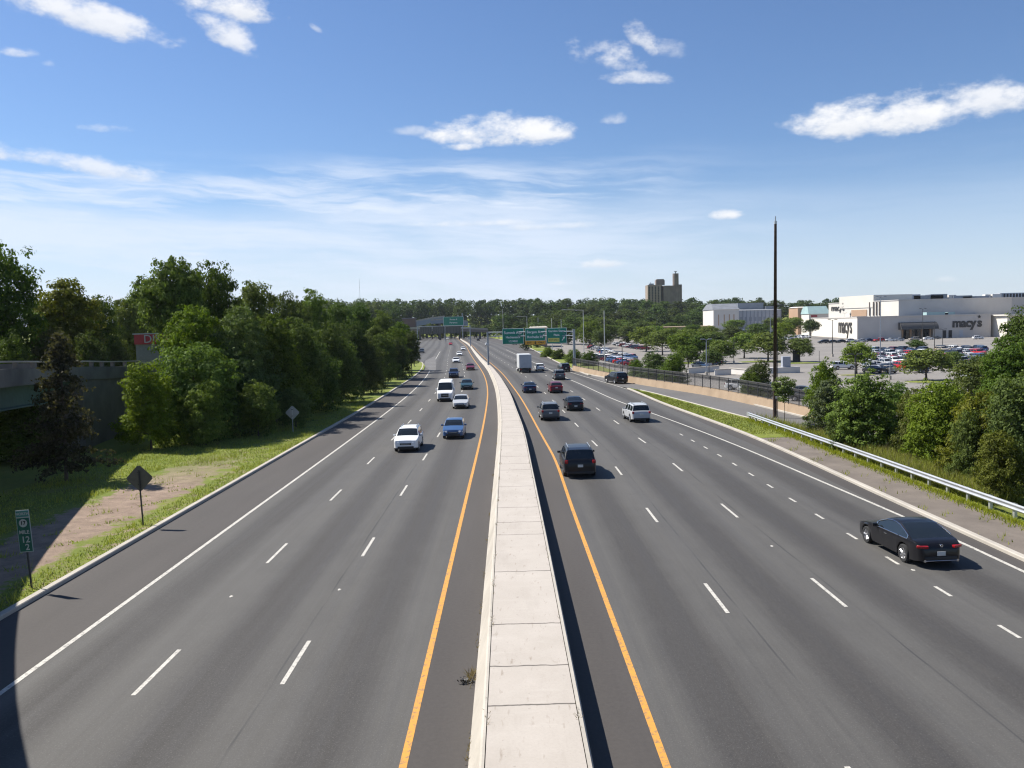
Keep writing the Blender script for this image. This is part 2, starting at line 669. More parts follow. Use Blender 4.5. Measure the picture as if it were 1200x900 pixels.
def np_mesh(name, V, F, mname, tint=None):
    me = bpy.data.meshes.new(name)
    V = np.asarray(V, np.float32)
    F = np.asarray(F, np.int32)
    me.vertices.add(len(V))
    me.vertices.foreach_set('co', V.ravel())
    me.loops.add(F.size)
    me.loops.foreach_set('vertex_index', F.ravel())
    me.polygons.add(len(F))
    me.polygons.foreach_set('loop_start', np.arange(len(F), dtype=np.int32) * F.shape[1])
    me.polygons.foreach_set('loop_total', np.full(len(F), F.shape[1], np.int32))
    if tint is not None:
        a = me.attributes.new('tint', 'FLOAT', 'POINT')
        a.data.foreach_set('value', np.asarray(tint, np.float32))
    me.materials.append(M[mname])
    me.update()
    me.validate()
    return me


_txt_cache = {}


def text_mesh(s, size, mname, name='lettering', align='CENTER', depth=.02, spacing=1.0, bold=0.0):
    key = (s, size, mname, align, depth, spacing, bold)
    if key in _txt_cache:
        return _txt_cache[key]
    cu = bpy.data.curves.new('lettering', 'FONT')
    cu.body = s
    cu.size = size
    cu.align_x = align
    cu.align_y = 'CENTER'
    cu.extrude = depth
    cu.space_character = spacing
    cu.offset = bold
    cu.resolution_u = 3
    o = bpy.data.objects.new('lettering', cu)
    COL.objects.link(o)
    bpy.context.view_layer.update()
    me = bpy.data.meshes.new_from_object(o.evaluated_get(bpy.context.evaluated_depsgraph_get()))
    bpy.data.objects.remove(o)
    bpy.data.curves.remove(cu)
    me.materials.clear()
    me.materials.append(M[mname])
    me.name = 'lettering'
    _txt_cache[key] = me
    return me


def text(parent, s, size, mname, loc, rz=0.0, name='lettering', **kw):
    """lettering standing upright, read from -y when rz = 0"""
    o = bpy.data.objects.new(name, text_mesh(s, size, mname, **kw))
    COL.objects.link(o)
    o.parent = parent
    o.location = loc
    o.rotation_euler = (math.pi / 2, 0, rz)
    return o


# ------------------------------------------------------------------ the ground and the roads
def strip(name, ys, cols, mats, z=0.0, uvref=None):
    """sheet between lateral columns (functions of y)"""
    m = MB()
    for i in range(len(ys) - 1):
        y0, y1 = ys[i], ys[i + 1]
        for j in range(len(cols) - 1):
            a0, b0, a1, b1 = cols[j](y0), cols[j + 1](y0), cols[j](y1), cols[j + 1](y1)
            m.use(mats[j])
            r0, r1 = (uvref(y0), uvref(y1)) if uvref else (0, 0)
            m.face([(a0, y0, z), (b0, y0, z), (b1, y1, z), (a1, y1, z)],
                   [(a0 - r0, y0), (b0 - r0, y0), (b1 - r1, y1), (a1 - r1, y1)])
    return structure(m.build(name))


YS = [-80 + 4 * i for i in range(int(980 / 4) + 1)]
off = lambda ref, d: (lambda y: ref(y) + d)
ROADZ = 0.0
strip('road_northbound', [y for y in YS if y <= 180], [LKERB, off(XL, -13.53), off(XL, -2.44), off(XL, -.3)], ['asphalt_shoulder', 'asphalt_lanes', 'asphalt_shoulder'], 0, XL)
strip('road_northbound_far', [y for y in YS if y >= 180], [LKERB, off(XL, -13.53), off(XL, -2.44), off(XL, -.3)], ['asphalt_lanes', 'asphalt_lanes', 'asphalt_shoulder'], 0, XL)
strip('road_southbound', YS, [(lambda y: XL(y) - .3), off(XR, 3.09),
                              lambda y: min(XR(y) + 18.3, RKERB(y) - .05), RKERB], ['asphalt_shoulder', 'asphalt_lanes', 'asphalt_shoulder'], 0, XR)


def poly_sheet(name, A, B, mname, z, nsub=6):
    """sheet between two polylines of equal length"""
    m = mb(mname)
    for i in range(len(A) - 1):
        for k in range(nsub):
            t0, t1 = k / nsub, (k + 1) / nsub
            P = lambda q, p0, p1: (p0[0] + (p1[0] - p0[0]) * q, p0[1] + (p1[1] - p0[1]) * q, z)
            a0, a1, b0, b1 = P(t0, A[i], A[i + 1]), P(t1, A[i], A[i + 1]), P(t0, B[i], B[i + 1]), P(t1, B[i], B[i + 1])
            m.face([a0, b0, b1, a1], [(p[0], p[1]) for p in (a0, b0, b1, a1)])
    return structure(m.build(name))


def resample(P, n):
    P = [Vector((p[0], p[1], 0)) for p in P]
    L = [0]
    for i in range(1, len(P)):
        L.append(L[-1] + (P[i] - P[i - 1]).length)
    out = []
    for k in range(n):
        t = L[-1] * k / (n - 1)
        i = max(j for j in range(len(L)) if L[j] <= t + 1e-6)
        i = min(i, len(P) - 2)
        q = (t - L[i]) / (L[i + 1] - L[i])
        out.append(P[i].lerp(P[i + 1], q))
    # light smoothing
    for _ in range(2):
        out = [out[0]] + [(out[i - 1] + out[i] * 2 + out[i + 1]) / 4 for i in range(1, n - 1)] + [out[-1]]
    return [(p.x, p.y) for p in out]


RI, RO = resample(RAMP_IN, 40), resample(RAMP_OUT, 40)
poly_sheet('ramp_road', RI, RO, 'asphalt_ramp', -.008, 2)

# big ground sheet, reaching the horizon, with the low wooded ridge at the end of the view
gm = mb('forest_floor')
gx = sorted(set([-6000, -3000, -1500, -900] + list(range(-700, 1001, 25)) + [1200, 1800, 3000, 6000]))
gy = sorted(set([-3000, -800, -200] + list(range(-100, 1101, 25)) + [1300, 1800, 3000, 6000]))
idx = {}
vs, fs = [], []
for j, y in enumerate(gy):
    for i, x in enumerate(gx):
        idx[i, j] = len(vs)
        vs.append((x, y, -1.62 + hill(x, y)))
for j in range(len(gy) - 1):
    for i in range(len(gx) - 1):
        fs.append((idx[i, j], idx[i + 1, j], idx[i + 1, j + 1], idx[i, j + 1]))
gm.add(vs, fs)
structure(gm.build('ground', smooth=60))

# the left verge (grass, bare soil), level with the kerb
strip('verge', YS[:165], [lambda y: -75, lambda y: min(-62, LKERB(y) - 12), lambda y: LKERB(y) - 6, lambda y: LKERB(y) - .28],
      ['forest_floor', 'verge_grass', 'verge_grass'], .11)
# skirt of the verge down to the ground
sk = mb('forest_floor')
for i in range(0, 164):
    y0, y1 = YS[i], YS[i + 1]
    sk.face([(-80, y0, -1.63), (-75, y0, .11), (-75, y1, .11), (-80, y1, -1.63)])
structure(sk.build('verge_slope'))

# right side: worn strip behind the kerb, gore of grass, bank down to the car park
strip('kerbside_strip', [y for y in YS if y <= 76], [off(RKERB, .26), lambda y: 22.4], ['gravel_strip'], .1)
gore = mb('lawn_grass')
for i in range(len(RI) - 1):
    if 64 < RI[i][1] < 119:
        (x0, y0), (x1, y1) = RI[i], RI[i + 1]
        k0, k1 = RKERB(y0) + .26, RKERB(y1) + .26
        if x0 - .25 > k0 and x1 - .25 > k1:
            gore.face([(k0, y0, .112), (x0 - .22, y0, .112), (x1 - .22, y1, .112), (k1, y1, .112)])
structure(gore.build('gore_grass'))
bank = mb('rough_grass')
for i in range(len(YS) - 1):
    y0, y1 = YS[i], YS[i + 1]
    if y1 > 84:
        break

    def inner(y):
        return min([p[0] for p in RI if abs(p[1] - y) < 2.5] or [200]) - .3
    def brow(y):
        return min(inner(y), 27.0)
    e0, e1 = max(22.4, brow(y0)), max(22.4, brow(y1))
    if e0 > 22.45 or e1 > 22.45:
        bank.face([(22.38, y0, .09), (e0, y0, .09), (e1, y1, .09), (22.38, y1, .09)])
    if y0 < 44:
        bank.face([(e0, y0, .09), (42, y0, -1.5), (42, y1, -1.5), (e1, y1, .09)])
structure(bank.build('bank'))
# fill under the ramp's outer side (its retaining bank)
fill = mb('rough_grass')
for i in range(len(RO) - 1):
    (x0, y0), (x1, y1) = RO[i], RO[i + 1]
    if y1 < 76:
        fill.face([(x0, y0, -.01), (x0 + 4, y0 + 1.5, -1.52), (x1 + 4, y1 + 1.5, -1.52), (x1, y1, -.01)])
structure(fill.build('ramp_bank'))
# grass strip along the far right kerb and the far left gore
strip('roadside_grass', [y for y in YS if 150 < y < 620], [off(RKERB, .26), off(RKERB, 3.6), off(RKERB, 7)], ['lawn_grass', 'rough_grass'], .1)
gl = mb('lawn_grass')
gl.add([(-18.9, 166, .13), (-18.6, 186, .13), (-20.2, 205, .13), (-22.9, 226, .13), (-25.2, 222, .13), (-25.5, 195, .13), (-24.5, 166, .13)], [tuple(range(7))])
structure(gl.build('gore_lawn'))

# the shopping centre's car park
lot = mb('asphalt_lot')
for j in range(62):
    y0, y1 = 20 + j * 10, 30 + j * 10

    def edge(y):
        return 30 if y < 80 else max(RKERB(y) + 8, 30 - (y - 80) * .16)
    xs0 = [edge(y0)] + [60 + 15 * q for q in range(25)]
    xs1 = [edge(y1)] + xs0[1:]
    for q in range(len(xs0) - 1):
        lot.face([(xs0[q], y0, lotz(xs0[q], y0)), (xs0[q + 1], y0, lotz(xs0[q + 1], y0)), (xs1[q + 1], y1, lotz(xs1[q + 1], y1)), (xs1[q], y1, lotz(xs1[q], y1))])
structure(lot.build('car_park', smooth=60))


# kerbs
def kerb(path, name='kerb', side=1, w=.26, h=.15):
    m = mb('concrete_kerb')
    m.sweep(path, [(0, -.05), (0, h - .03), (.03 * side, h), (w * side, h), (w * side, -.05)], True)
    return structure(m.build(name))


kerb([(LKERB(y), y) for y in YS if y <= 228], side=-1)
kerb([(RKERB(y), y) for y in YS if y <= 116] + [(16.75, 118.5)], side=1)
kerb([(RKERB(y), y) for y in YS if 152 <= y < 620], side=1)
kerb([(x - .2, y) for x, y in RI if 62 < y < 117], side=1, w=.2)
kerb([p for p in RO if 60 < p[1] < 158], side=1, w=.22)

# ------------------------------------------------------------------ road markings
MARKZ = .004
wm, ym = mb('white_paint'), mb('yellow_paint')


def line(m, fn, y0, y1, w, step=3.0, z=MARKZ):
    n = max(1, int((y1 - y0) / step))
    for k in range(n):
        a, b = y0 + (y1 - y0) * k / n, y0 + (y1 - y0) * (k + 1) / n
        m.face([(fn(a) - w / 2, a, z), (fn(a) + w / 2, a, z), (fn(b) + w / 2, b, z), (fn(b) - w / 2, b, z)])


REDGE = curve([(-120, 18.42), (20, 18.42), (34, 18.40), (48, 17.75), (62, 16.95), (84, 14.9), (97.5, 13.4), (131, 11.2), (144, 10.3), (170, 9.0), (230, 5.4), (420, -6)])
line(ym, off(XL, -2.44), -60, 760, .17)
line(ym, off(XR, 3.09), -60, 760, .17)
line(wm, off(XL, -13.53), -60, 330, .17)
line(wm, REDGE, -60, 330, .17)
GL = curve([(100, 18.2), (118, 16.75), (126, 16.0), (155, 13.0), (185, 10.5)])
line(wm, GL, 118, 172, .16)
for ref, lat, ph, per in ((XL, -6.17, 21.64, 12.37), (XL, -9.9, 21.2, 12.15), (XR, 6.8, 26.2, 12.45), (XR, 10.7, 26.5, 12.68)):
    for k in range(-6, 40):
        y = ph + per * k
        line(wm, off(ref, lat), y, y + 3.08, .125, 1.6)
for k in range(-18, 14):
    y = 27.25 + 3.74 * k
    if y < 72:
        line(wm, off(XR, 14.5), y, y + 1.06, .125)
for (u, v) in ((271, 699), (398, 691), (905, 640), (1070, 668)):
    x, y = G(u, v)
    wm.face([(x + a + random.uniform(-.03, .03), y + b, MARKZ) for a, b in ((-.05, -.08), (.02, -.11), (.06, .03), (-.02, .13), (-.06, .04))])
structure(wm.build('white_lane_markings'))
structure(ym.build('yellow_edge_lines'))
# pale worn paving inside the far left gore
cg = mb('asphalt_ramp')
cg.face([(-15.7, 176, .006), (-15.9, 186, .006), (-24, 280, .006), (-23.5, 240, .006), (-20.6, 206, .006)])
structure(cg.build('gore_paving'))

# ------------------------------------------------------------------ median
med = thing('median_barrier', 'broad raised concrete median with pale jointed slabs dividing the highway', 'median')
MY = [y for y in YS if -60 <= y <= 780]
MH = .73


_ml = curve([(-100, -.72), (60, -.72), (75, -.72), (99, -.87), (121, -1.0), (149, -1.07), (179, -.90), (230, -.78), (800, -.78)])
_mr = curve([(-100, 1.327), (50, 1.327), (70, 1.18), (87, .84), (104, .58), (123, .22), (149, -.07), (177, -.2), (214, -.46), (268, -.5), (800, -.5)])


def medw(y):
    """left and right top edges of the median: broad near the bridge, a plain barrier further on"""
    return _ml(y), _mr(y)


slab = mb('concrete_slab')
kl, kr = mb('concrete_kerb'), mb('concrete_kerb')
for i in range(len(MY) - 1):
    y0, y1 = MY[i], MY[i + 1]
    c0, c1 = XL(y0), XL(y1)
    (l0, r0), (l1, r1) = medw(y0), medw(y1)
    kwl, kwr = .065, .09
    if y0 < 232:
        slab.face([(c0 + l0 + kwl + .02, y0, MH - .004), (c0 + r0 - kwr - .02, y0, MH - .004), (c1 + r1 - kwr - .02, y1, MH - .004), (c1 + l1 + kwl + .02, y1, MH - .004)],
                  [(l0, y0), (r0, y0), (r1, y1), (l1, y1)])
    for m, sgn, e0, e1, sl, kw in ((kl, -1, l0, l1, .33, kwl), (kr, 1, r0, r1, .15, kwr)):
        inn = (kw if y0 < 232 else (r0 - l0) / 2)
        pf = [(sgn * sl, 0), (sgn * sl * .82, .12), (sgn * sl * .12, MH - .04), (-sgn * .01, MH), (-sgn * inn, MH), (-sgn * inn, MH - .06)]
        q0 = [(c0 + e0 + a_, z_) for a_, z_ in pf]
        q1 = [(c1 + e1 + a_, z_) for a_, z_ in pf]
        for a in range(5):
            m.face([(q0[a][0], y0, q0[a][1]), (q0[a + 1][0], y0, q0[a + 1][1]), (q1[a + 1][0], y1, q1[a + 1][1]), (q1[a][0], y1, q1[a][1])])
slab.build('capping_slab', med)
kl.build('kerb_wall', med)
kr.build('kerb_wall', med)
# dark bed under the open joint between slab and kerbs
jb = mb('dark_void')
for i in range(len(MY) - 1):
    y0, y1 = MY[i], MY[i + 1]
    if y0 < 232:
        (l0, r0), (l1, r1) = medw(y0), medw(y1)
        jb.face([(XL(y0) + l0 + .05, y0, MH - .05), (XL(y0) + r0 - .05, y0, MH - .05), (XL(y1) + r1 - .05, y1, MH - .05), (XL(y1) + l1 + .05, y1, MH - .05)])
jb.build('joint_bed', med)


# ------------------------------------------------------------------ leaves and trees
def leaf_quads(C, N, size, jit=.5):
    """bent diamond leaves (clumps) at points C facing roughly along N"""
    n = len(C)
    nr = N + rng.normal(0, jit, (n, 3))
    nr /= np.linalg.norm(nr, axis=1, keepdims=True) + 1e-9
    a = np.cross(nr, rng.normal(0, 1, (n, 3)))
    a /= np.linalg.norm(a, axis=1, keepdims=True) + 1e-9
    b = np.cross(nr, a)
    s = size * rng.uniform(.6, 1.35, (n, 1))
    V = np.empty((n, 4, 3))
    V[:, 0] = C + a * s
    V[:, 1] = C + b * s * .55 + nr * s * .18
    V[:, 2] = C - a * s * .9
    V[:, 3] = C - b * s * .55 + nr * s * .18
    F = np.arange(n * 4).reshape(n, 4)
    t = np.repeat(rng.beta(1.6, 2.2, n), 4)
    return V.reshape(-1, 3), F, t


def lobes_crown(w, h, z0, nl, seed, flat=.8, shape='round'):
    """lumpy crown: centres and radii of foliage masses"""
    r = np.random.default_rng(seed)
    L = []
    for i in range(nl):
        t = (i + .5) / nl
        z = t
        if shape == 'round':
            rad = math.sqrt(max(0, 1 - (2 * z - .9) ** 2 / 1.25))
        elif shape == 'bush':
            rad = math.sqrt(max(0.08, 1 - z ** 3.2))
        elif shape == 'spread':
            rad = math.sqrt(max(0.03, 1 - (1.6 * z - .45) ** 2 / 1.4))
        else:
            rad = 1 - .8 * z
        a = i * 2.39996 + r.uniform(-.5, .5)
        d = rad * r.uniform(.35, .95) * (w / 2) * .72
        s = (w / 2) * r.uniform(.30, .50) * (.55 + .45 * rad)
        L.append((d * math.cos(a), d * math.sin(a), z0 + (h - z0) * (.10 + .80 * z), s, s * flat * r.uniform(.75, 1.1)))
    L.append((0, 0, z0 + (h - z0) * .55, w * .30, (h - z0) * .36))
    return L


def crown_mesh(L, nleaf, size, mname, seed, pads=34):
    """foliage masses made of many small pads of leaves with gaps between them"""
    r = np.random.default_rng(seed)
    A = np.array(L)
    wgt = A[:, 3] ** 2
    npad = max(60, int(pads * len(A)))
    k = r.choice(len(A), npad, p=wgt / wgt.sum())
    d = r.normal(0, 1, (npad, 3))
    d[:, 2] = d[:, 2] * .9 + .22
    d /= np.linalg.norm(d, axis=1, keepdims=True)
    rad = np.where(r.random(npad) < .82, r.uniform(.78, 1.12, npad), r.uniform(.3, .8, npad))
    PC = np.stack([A[k, 0] + d[:, 0] * rad * A[k, 3], A[k, 1] + d[:, 1] * rad * A[k, 3], A[k, 2] + d[:, 2] * rad * A[k, 4]], 1)
    PR = A[k, 3] * r.uniform(.18, .36, npad)
    ptint = r.beta(2, 2, npad)
    q = r.choice(npad, nleaf, p=PR ** 2 / (PR ** 2).sum())
    e = r.normal(0, 1, (nleaf, 3))
    e /= np.linalg.norm(e, axis=1, keepdims=True)
    er = r.random(nleaf) ** .4
    C = PC[q] + e * (PR[q] * er)[:, None] * np.array([1.15, 1.15, .62])
    keep = C[:, 2] > .12
    C, q, e = C[keep], q[keep], e[keep]
    N = e * np.array([.8, .8, 1.0]) + d[q] * .45 + np.array([0, 0, .42])
    V, F, t = leaf_quads(C, N, size, .42)
    t = np.clip(t * .62 + np.repeat(ptint[q], 4) * .42, 0, 1)
    return np_mesh('crown', V, F, mname, t)


def trunk_mesh(h, r, L, mname='bark', forks=6, lean=.2, seed=0):
    rr = random.Random(seed)
    m = mb(mname)
    top = max(l[2] for l in L) * .8
    pts = [(0, 0, -.25)]
    n = 6
    for i in range(1, n + 1):
        t = i / n
        pts.append((rr.uniform(-lean, lean) * t, rr.uniform(-lean, lean) * t, top * t))
    for i in range(n):
        a, b = i / n, (i + 1) / n
        m.tube(pts[i], pts[i + 1], r * (1 - .8 * a) * (1.35 if i == 0 else 1), r * (1 - .8 * b), 8, False)
    for l in sorted(L, key=lambda l: -l[3])[:forks]:
        z = max(.25 * top, min(l[2] - math.hypot(l[0], l[1]) * .9, top * .9))
        i = min(n - 1, int(z / top * n))
        t = z / top * n - i
        p = Vector(pts[i]).lerp(Vector(pts[i + 1]), t)
        q = Vector(l[:3])
        mid = p.lerp(q, .5) + Vector((0, 0, -.06 * (q - p).length))
        m.tube(p, mid, r * .34, r * .24, 6, False)
        m.tube(mid, q, r * .24, r * .08, 6, False)
    return m.mesh('trunk', 60)


PROTO = {}


def proto(key, w, h, z0, nl, nleaf, size, mname, seed, shape='round', tr=.22, flat=.8, forks=7):
    L = lobes_crown(w, h, z0, nl, seed, flat, shape)
    PROTO[key] = (crown_mesh(L, nleaf, size, mname, seed), trunk_mesh(h, tr, L, seed=seed, forks=forks), w, h)


for i, ln in enumerate(('leaf_mid', 'leaf_dark', 'leaf_mid', 'leaf_dark')):
    proto('big%d' % i, 10.5 + i % 2, 15, 1.6, 24 + i, 21000, .19, ln, 20 + i, 'round')
proto('tall', 10.5, 15, 7.6, 18, 17000, .19, 'leaf_mid', 33, 'round', .26)
proto('olive', 9.5, 14, 2.0, 22, 18000, .19, 'leaf_olive', 31)
for i, ln in enumerate(('leaf_bright', 'leaf_mid', 'leaf_dark')):
    proto('shrub%d' % i, 6.5, 7.0, .15, 22, 18000, .12, ln, 40 + i, 'bush', .10)
proto('shrubolive0', 6.0, 6.4, .1, 20, 16000, .12, 'leaf_olive', 47, 'bush', .09)
proto('shrubolive1', 6.6, 6.6, .1, 22, 16000, .125, 'leaf_olive', 48, 'bush', .09)
proto('shrubgrey', 4.6, 6.0, .1, 18, 14000, .11, 'leaf_grey', 49, 'bush', .09)
for i, ln in enumerate(('leaf_mid', 'leaf_bright', 'leaf_mid', 'leaf_dark')):
    proto('lawn%d' % i, 8.0, 7.6, 2.3, 15, 5200, .22, ln, 60 + i, 'spread', .17, .7)
for i, ln in enumerate(('leaf_mid', 'leaf_dark', 'leaf_mid')):
    proto('mass%d' % i, 10, 9.5, .1, 30, 26000, .15, ln, 90 + i, 'bush', .16)
proto('sapling', 3.6, 5.6, 2.3, 9, 3600, .11, 'leaf_mid', 70, 'round', .05, forks=5)
for i, ln in enumerate(('leaf_far', 'leaf_far_light', 'leaf_far', 'leaf_far', 'leaf_far_light')):
    proto('far%d' % i, 14, 18, 2.0, 15, 2600, .52, ln, 80 + i, 'round', .3, forks=2)


def tree(key, x, y, z, w, h, label, group=None, name='tree', cat='tree', rz=None):
    cm, tm, pw, ph = PROTO[key]
    t = thing(name, label, cat, (x, y, z), random.uniform(0, 6.28) if rz is None else rz, group)
    t.scale = (w / pw, w / pw * random.uniform(.92, 1.08), h / ph)
    for nm, me in (('crown', cm), ('trunk', tm)):
        o = bpy.data.objects.new(nm, me)
        COL.objects.link(o)
        o.parent = t
    return t


def tree_px(key, u, vtop, Y, wpx, zbase, label, group=None, **kw):
    x, y, zt = D(u, vtop, Y)
    return tree(key, x, y, zbase, wpx * Y / FPX, max(1.5, zt - zbase), label, group, **kw)


# wood along the left of the highway
LEFT = [
    ('big1', -6, 276, 94, 118, 'very tall dark tree at the far left edge behind the ramp bridge'),
    ('big0', -78, 300, 82, 120, None), ('big3', -140, 310, 75, 120, None),
    ('olive', 72, 323, 104, 84, 'yellowish olive tree rising beside the tall dark tree behind the ramp bridge'),
    ('big2', 168, 330, 150, 64, 'green tree filling the gap above the red fascia shop'),
    ('big1', 116, 342, 118, 62, 'round green tree filling the dip in the skyline behind the bridge end'),
    ('olive', 148, 348, 142, 50, None),
    ('tall', 200, 302, 88, 92, 'tall green tree right of the red fascia shop, its crown high above the bushes'),
    ('big1', 250, 300, 94, 86, 'tallest dark green tree of the roadside wood'),
    ('big2', 297, 322, 102, 74, 'broad green tree just right of the wood\'s tallest crown'),
    ('big3', 338, 338, 116, 60, None), ('big0', 368, 337, 134, 52, None), ('big2', 396, 349, 146, 48, None),
    ('big1', 420, 352, 164, 46, None), ('big0', 448, 362, 176, 40, None), ('big2', 468, 374, 184, 36, None),
    ('big2', 225, 350, 78, 84, 'mid height tree overhanging the verge beside the bright bush'),
    ('big3', 275, 352, 80, 88, 'dark tree leaning over the verge behind the far diamond sign'),
    ('big1', 318, 364, 84, 70, None), ('big0', 352, 370, 90, 62, None), ('big3', 386, 374, 104, 52, None),
    ('big1', 414, 372, 120, 46, None), ('big2', 440, 378, 138, 40, None), ('big3', 462, 382, 156, 34, None),
    ('big1', 481, 386, 175, 28, 'last tree of the roadside wood, at its tip beside the grass gore'),
    ('shrub0', 172, 424, 67, 76, 'bright sunlit bush at the end of the ramp bridge wall'),
    ('mass0', 226, 396, 72, 116, 'broad rounded bush filling the verge beside the bridge end'),
    ('mass1', 276, 404, 78, 112, None), ('shrub0', 238, 446, 69, 60, 'small bright bush at the foot of the wood beside the broad rounded bush'),
    ('mass2', 322, 398, 86, 92, None), ('mass1', 362, 398, 94, 78, None), ('mass0', 396, 394, 106, 62, None), ('mass1', 424, 392, 120, 52, None),
    ('mass2', 447, 392, 136, 42, None), ('mass1', 464, 394, 152, 32, None), ('shrub1', 300, 446, 74, 54, None), ('shrub1', 345, 452, 80, 44, None),
    ('shrub1', 12, 388, 88, 66, None), ('shrubolive0', 58, 378, 95, 66, 'olive bush behind the bridge parapet below the yellowish tree'),
    ('shrub2', 104, 386, 99, 54, None), ('shrub1', 138, 396, 104, 42, None),
    ('shrub2', 20, 470, 62, 120, None), ('shrub2', 120, 468, 90, 90, None),
]
for key, u, vt, Y, wpx, lab in LEFT:
    sh = key[:4] in ('shru', 'mass')
    grp = 'understorey bushes of the left roadside wood' if sh else 'trees of the left roadside wood'
    lab = lab or ('dark green bush in the shaded foot of the left roadside wood' if sh else 'green broadleaf tree packed inside the left roadside wood')
    tree_px(key, u, vt, Y, wpx, .05, lab, grp, name='bush' if sh else 'tree', cat='bush' if sh else 'tree')

# shrubs and trees behind the guardrail
RIGHT = [
    ('shrub1', 966, 420, 76, 46, -.9, 'leafy green tree behind the grey green bush past the guardrail end', 'tree'),
    ('shrubgrey', 974, 437, 65, 58, -.1, 'grey green bush near the guardrail end', 'bush'),
    ('shrub1', 1016, 434, 57, 92, -.1, 'deep green bush behind the guardrail', 'bush'),
    ('shrub0', 1050, 448, 60, 56, -.3, 'bright green bush tucked between the deep green and the large mid green bushes', 'bush'),
    ('mass0', 1100, 440, 51, 108, -.1, 'large mid green bush behind the middle of the guardrail', 'bush'),
    ('shrubolive1', 1150, 456, 46, 92, -.1, 'low olive bush under the big tree at the right edge', 'bush'),
    ('mass2', 1200, 438, 43, 110, -.1, 'big green bush at the right edge of the guardrail', 'bush'),
    ('big0', 1182, 392, 60, 84, -1.2, 'mid green tree standing in front of the big tree at the right edge', 'tree'),
    ('big1', 1206, 352, 68, 92, -1.4, 'big dark tree towering at the right edge in front of the store', 'tree'),
    ('big2', 1148, 412, 72, 84, -1.4, 'rounded green tree left of the big right edge tree', 'tree'),
    ('shrub2', 1255, 430, 45, 110, -.1, 'dark bush beyond the big green bush at the right edge', 'bush'),
    ('shrub0', 1132, 480, 45, 44, 0, 'small leafy bush at the foot of the large mid green bush by the guardrail', 'bush'),
    ('shrubolive1', 1074, 452, 54, 60, -.3, 'olive bush between the deep green bush and the large mid green one', 'bush'),
    ('shrub1', 990, 466, 58, 44, -.1, 'low dark bush at the foot of the grey green bush', 'bush'),
    ('shrub0', 1128, 462, 55, 60, -.9, 'leafy bush half hidden behind the large mid green bush', 'bush'),
    ('shrubolive0', 1172, 500, 41, 70, 0, 'low olive bush spilling over the guardrail at the right', 'bush'),
    ('sapling', 919, 440, 74, 38, .05, 'slim young tree with bare stems beside the tall wooden pole', 'tree'),
]
for key, u, vt, Y, wpx, zb, lab, nm in RIGHT:
    tree_px(key, u, vt, Y, wpx, zb, lab, 'growth behind the guardrail', name=nm, cat=nm)

# trees of the car park
LOT = [(937, 424, 395, 36), (1004, 438, 401, 38), (1086, 446, 408, 60), (1074, 412, 398, 24), (900, 424, 388, 50), (872, 420, 390, 40),
       (846, 426, 398, 36), (820, 424, 392, 38), (797, 424, 390, 36), (776, 416, 386, 38), (757, 412, 382, 38), (738, 402, 381, 32), (716, 402, 380, 32),
       (692, 408, 376, 32), (703, 396, 372, 30), (676, 398, 378, 30), (930, 397, 371, 28), (906, 396, 372, 28), (882, 392, 370, 32), (950, 398, 374, 22),
       (862, 396, 374, 26), (832, 402, 382, 26), (812, 400, 380, 26), (787, 398, 378, 26), (764, 394, 376, 26), (1118, 432, 412, 26),
       (728, 394, 374, 24), (745, 392, 374, 24), (704, 412, 384, 26), (724, 399, 378, 30), (768, 405, 381, 30), (752, 400, 377, 28), (786, 408, 383, 32), (808, 414, 386, 34), (836, 412, 388, 30), (858, 408, 382, 34), (888, 404, 378, 34), (916, 404, 378, 28), (806, 432, 404, 34), (835, 434, 410, 30), (668, 392, 374, 30), (684, 396, 372, 34), (652, 396, 376, 26)]
for i, (u, vb, vt, wpx) in enumerate(LOT):
    x, y = G(u, vb, LOTZ)
    for _ in range(12):
        x, y = G(u, vb, lotz(x, y))
    lab = {0: 'umbrella shaped tree with bare trunk in the open lot beyond the tall pole', 1: 'round topped tree on a dry grass island in the middle of the lot',
           2: 'wide green tree among the parked cars below the store sign', 4: 'broad dark tree just left of the tall wooden pole in the lot',
           3: 'small light green tree in front of the store entrance'}.get(i, 'green lawn tree with a round crown planted in the car park rows')
    tree_px('lawn%d' % (i % 4), u, vt, y, wpx * 1.12, lotz(x, y), lab, 'planted trees of the car park')
for i, (u, vt, Y, w) in enumerate([(790, 412, 128, 40), (766, 410, 140, 44), (745, 420, 150, 26), (890, 420, 104, 44), (880, 434, 100, 34), (690, 410, 185, 26), (672, 408, 200, 26), (654, 408, 225, 22), (642, 406, 245, 18)]):
    tree_px('shrub%d' % (1 + i % 2), u, vt, Y, w, LOTZ, 'leafy green bush growing behind the chain link fence', 'bushes behind the fence', name='bush', cat='bush')

# rows of the wood across the end of the view: single trees
FARG = 'trees of the distant wood'


def far_row(Y, u0, u1, v, dv, step, lab, wk=1.5, skip=()):
    u = u0
    while u < u1:
        if not any(a < u < b for a, b in skip):
            yy = Y + random.uniform(-25, 25)
            x, y, zt = D(u, v + random.uniform(-dv, dv), yy)
            zb = -1.6 + hill(x, y)
            tree('far%d' % random.randrange(5), x, y, zb, step * wk * Y / FPX * random.uniform(.85, 1.2), max(5, zt - zb), lab, FARG)
        u += step * random.uniform(.8, 1.2)


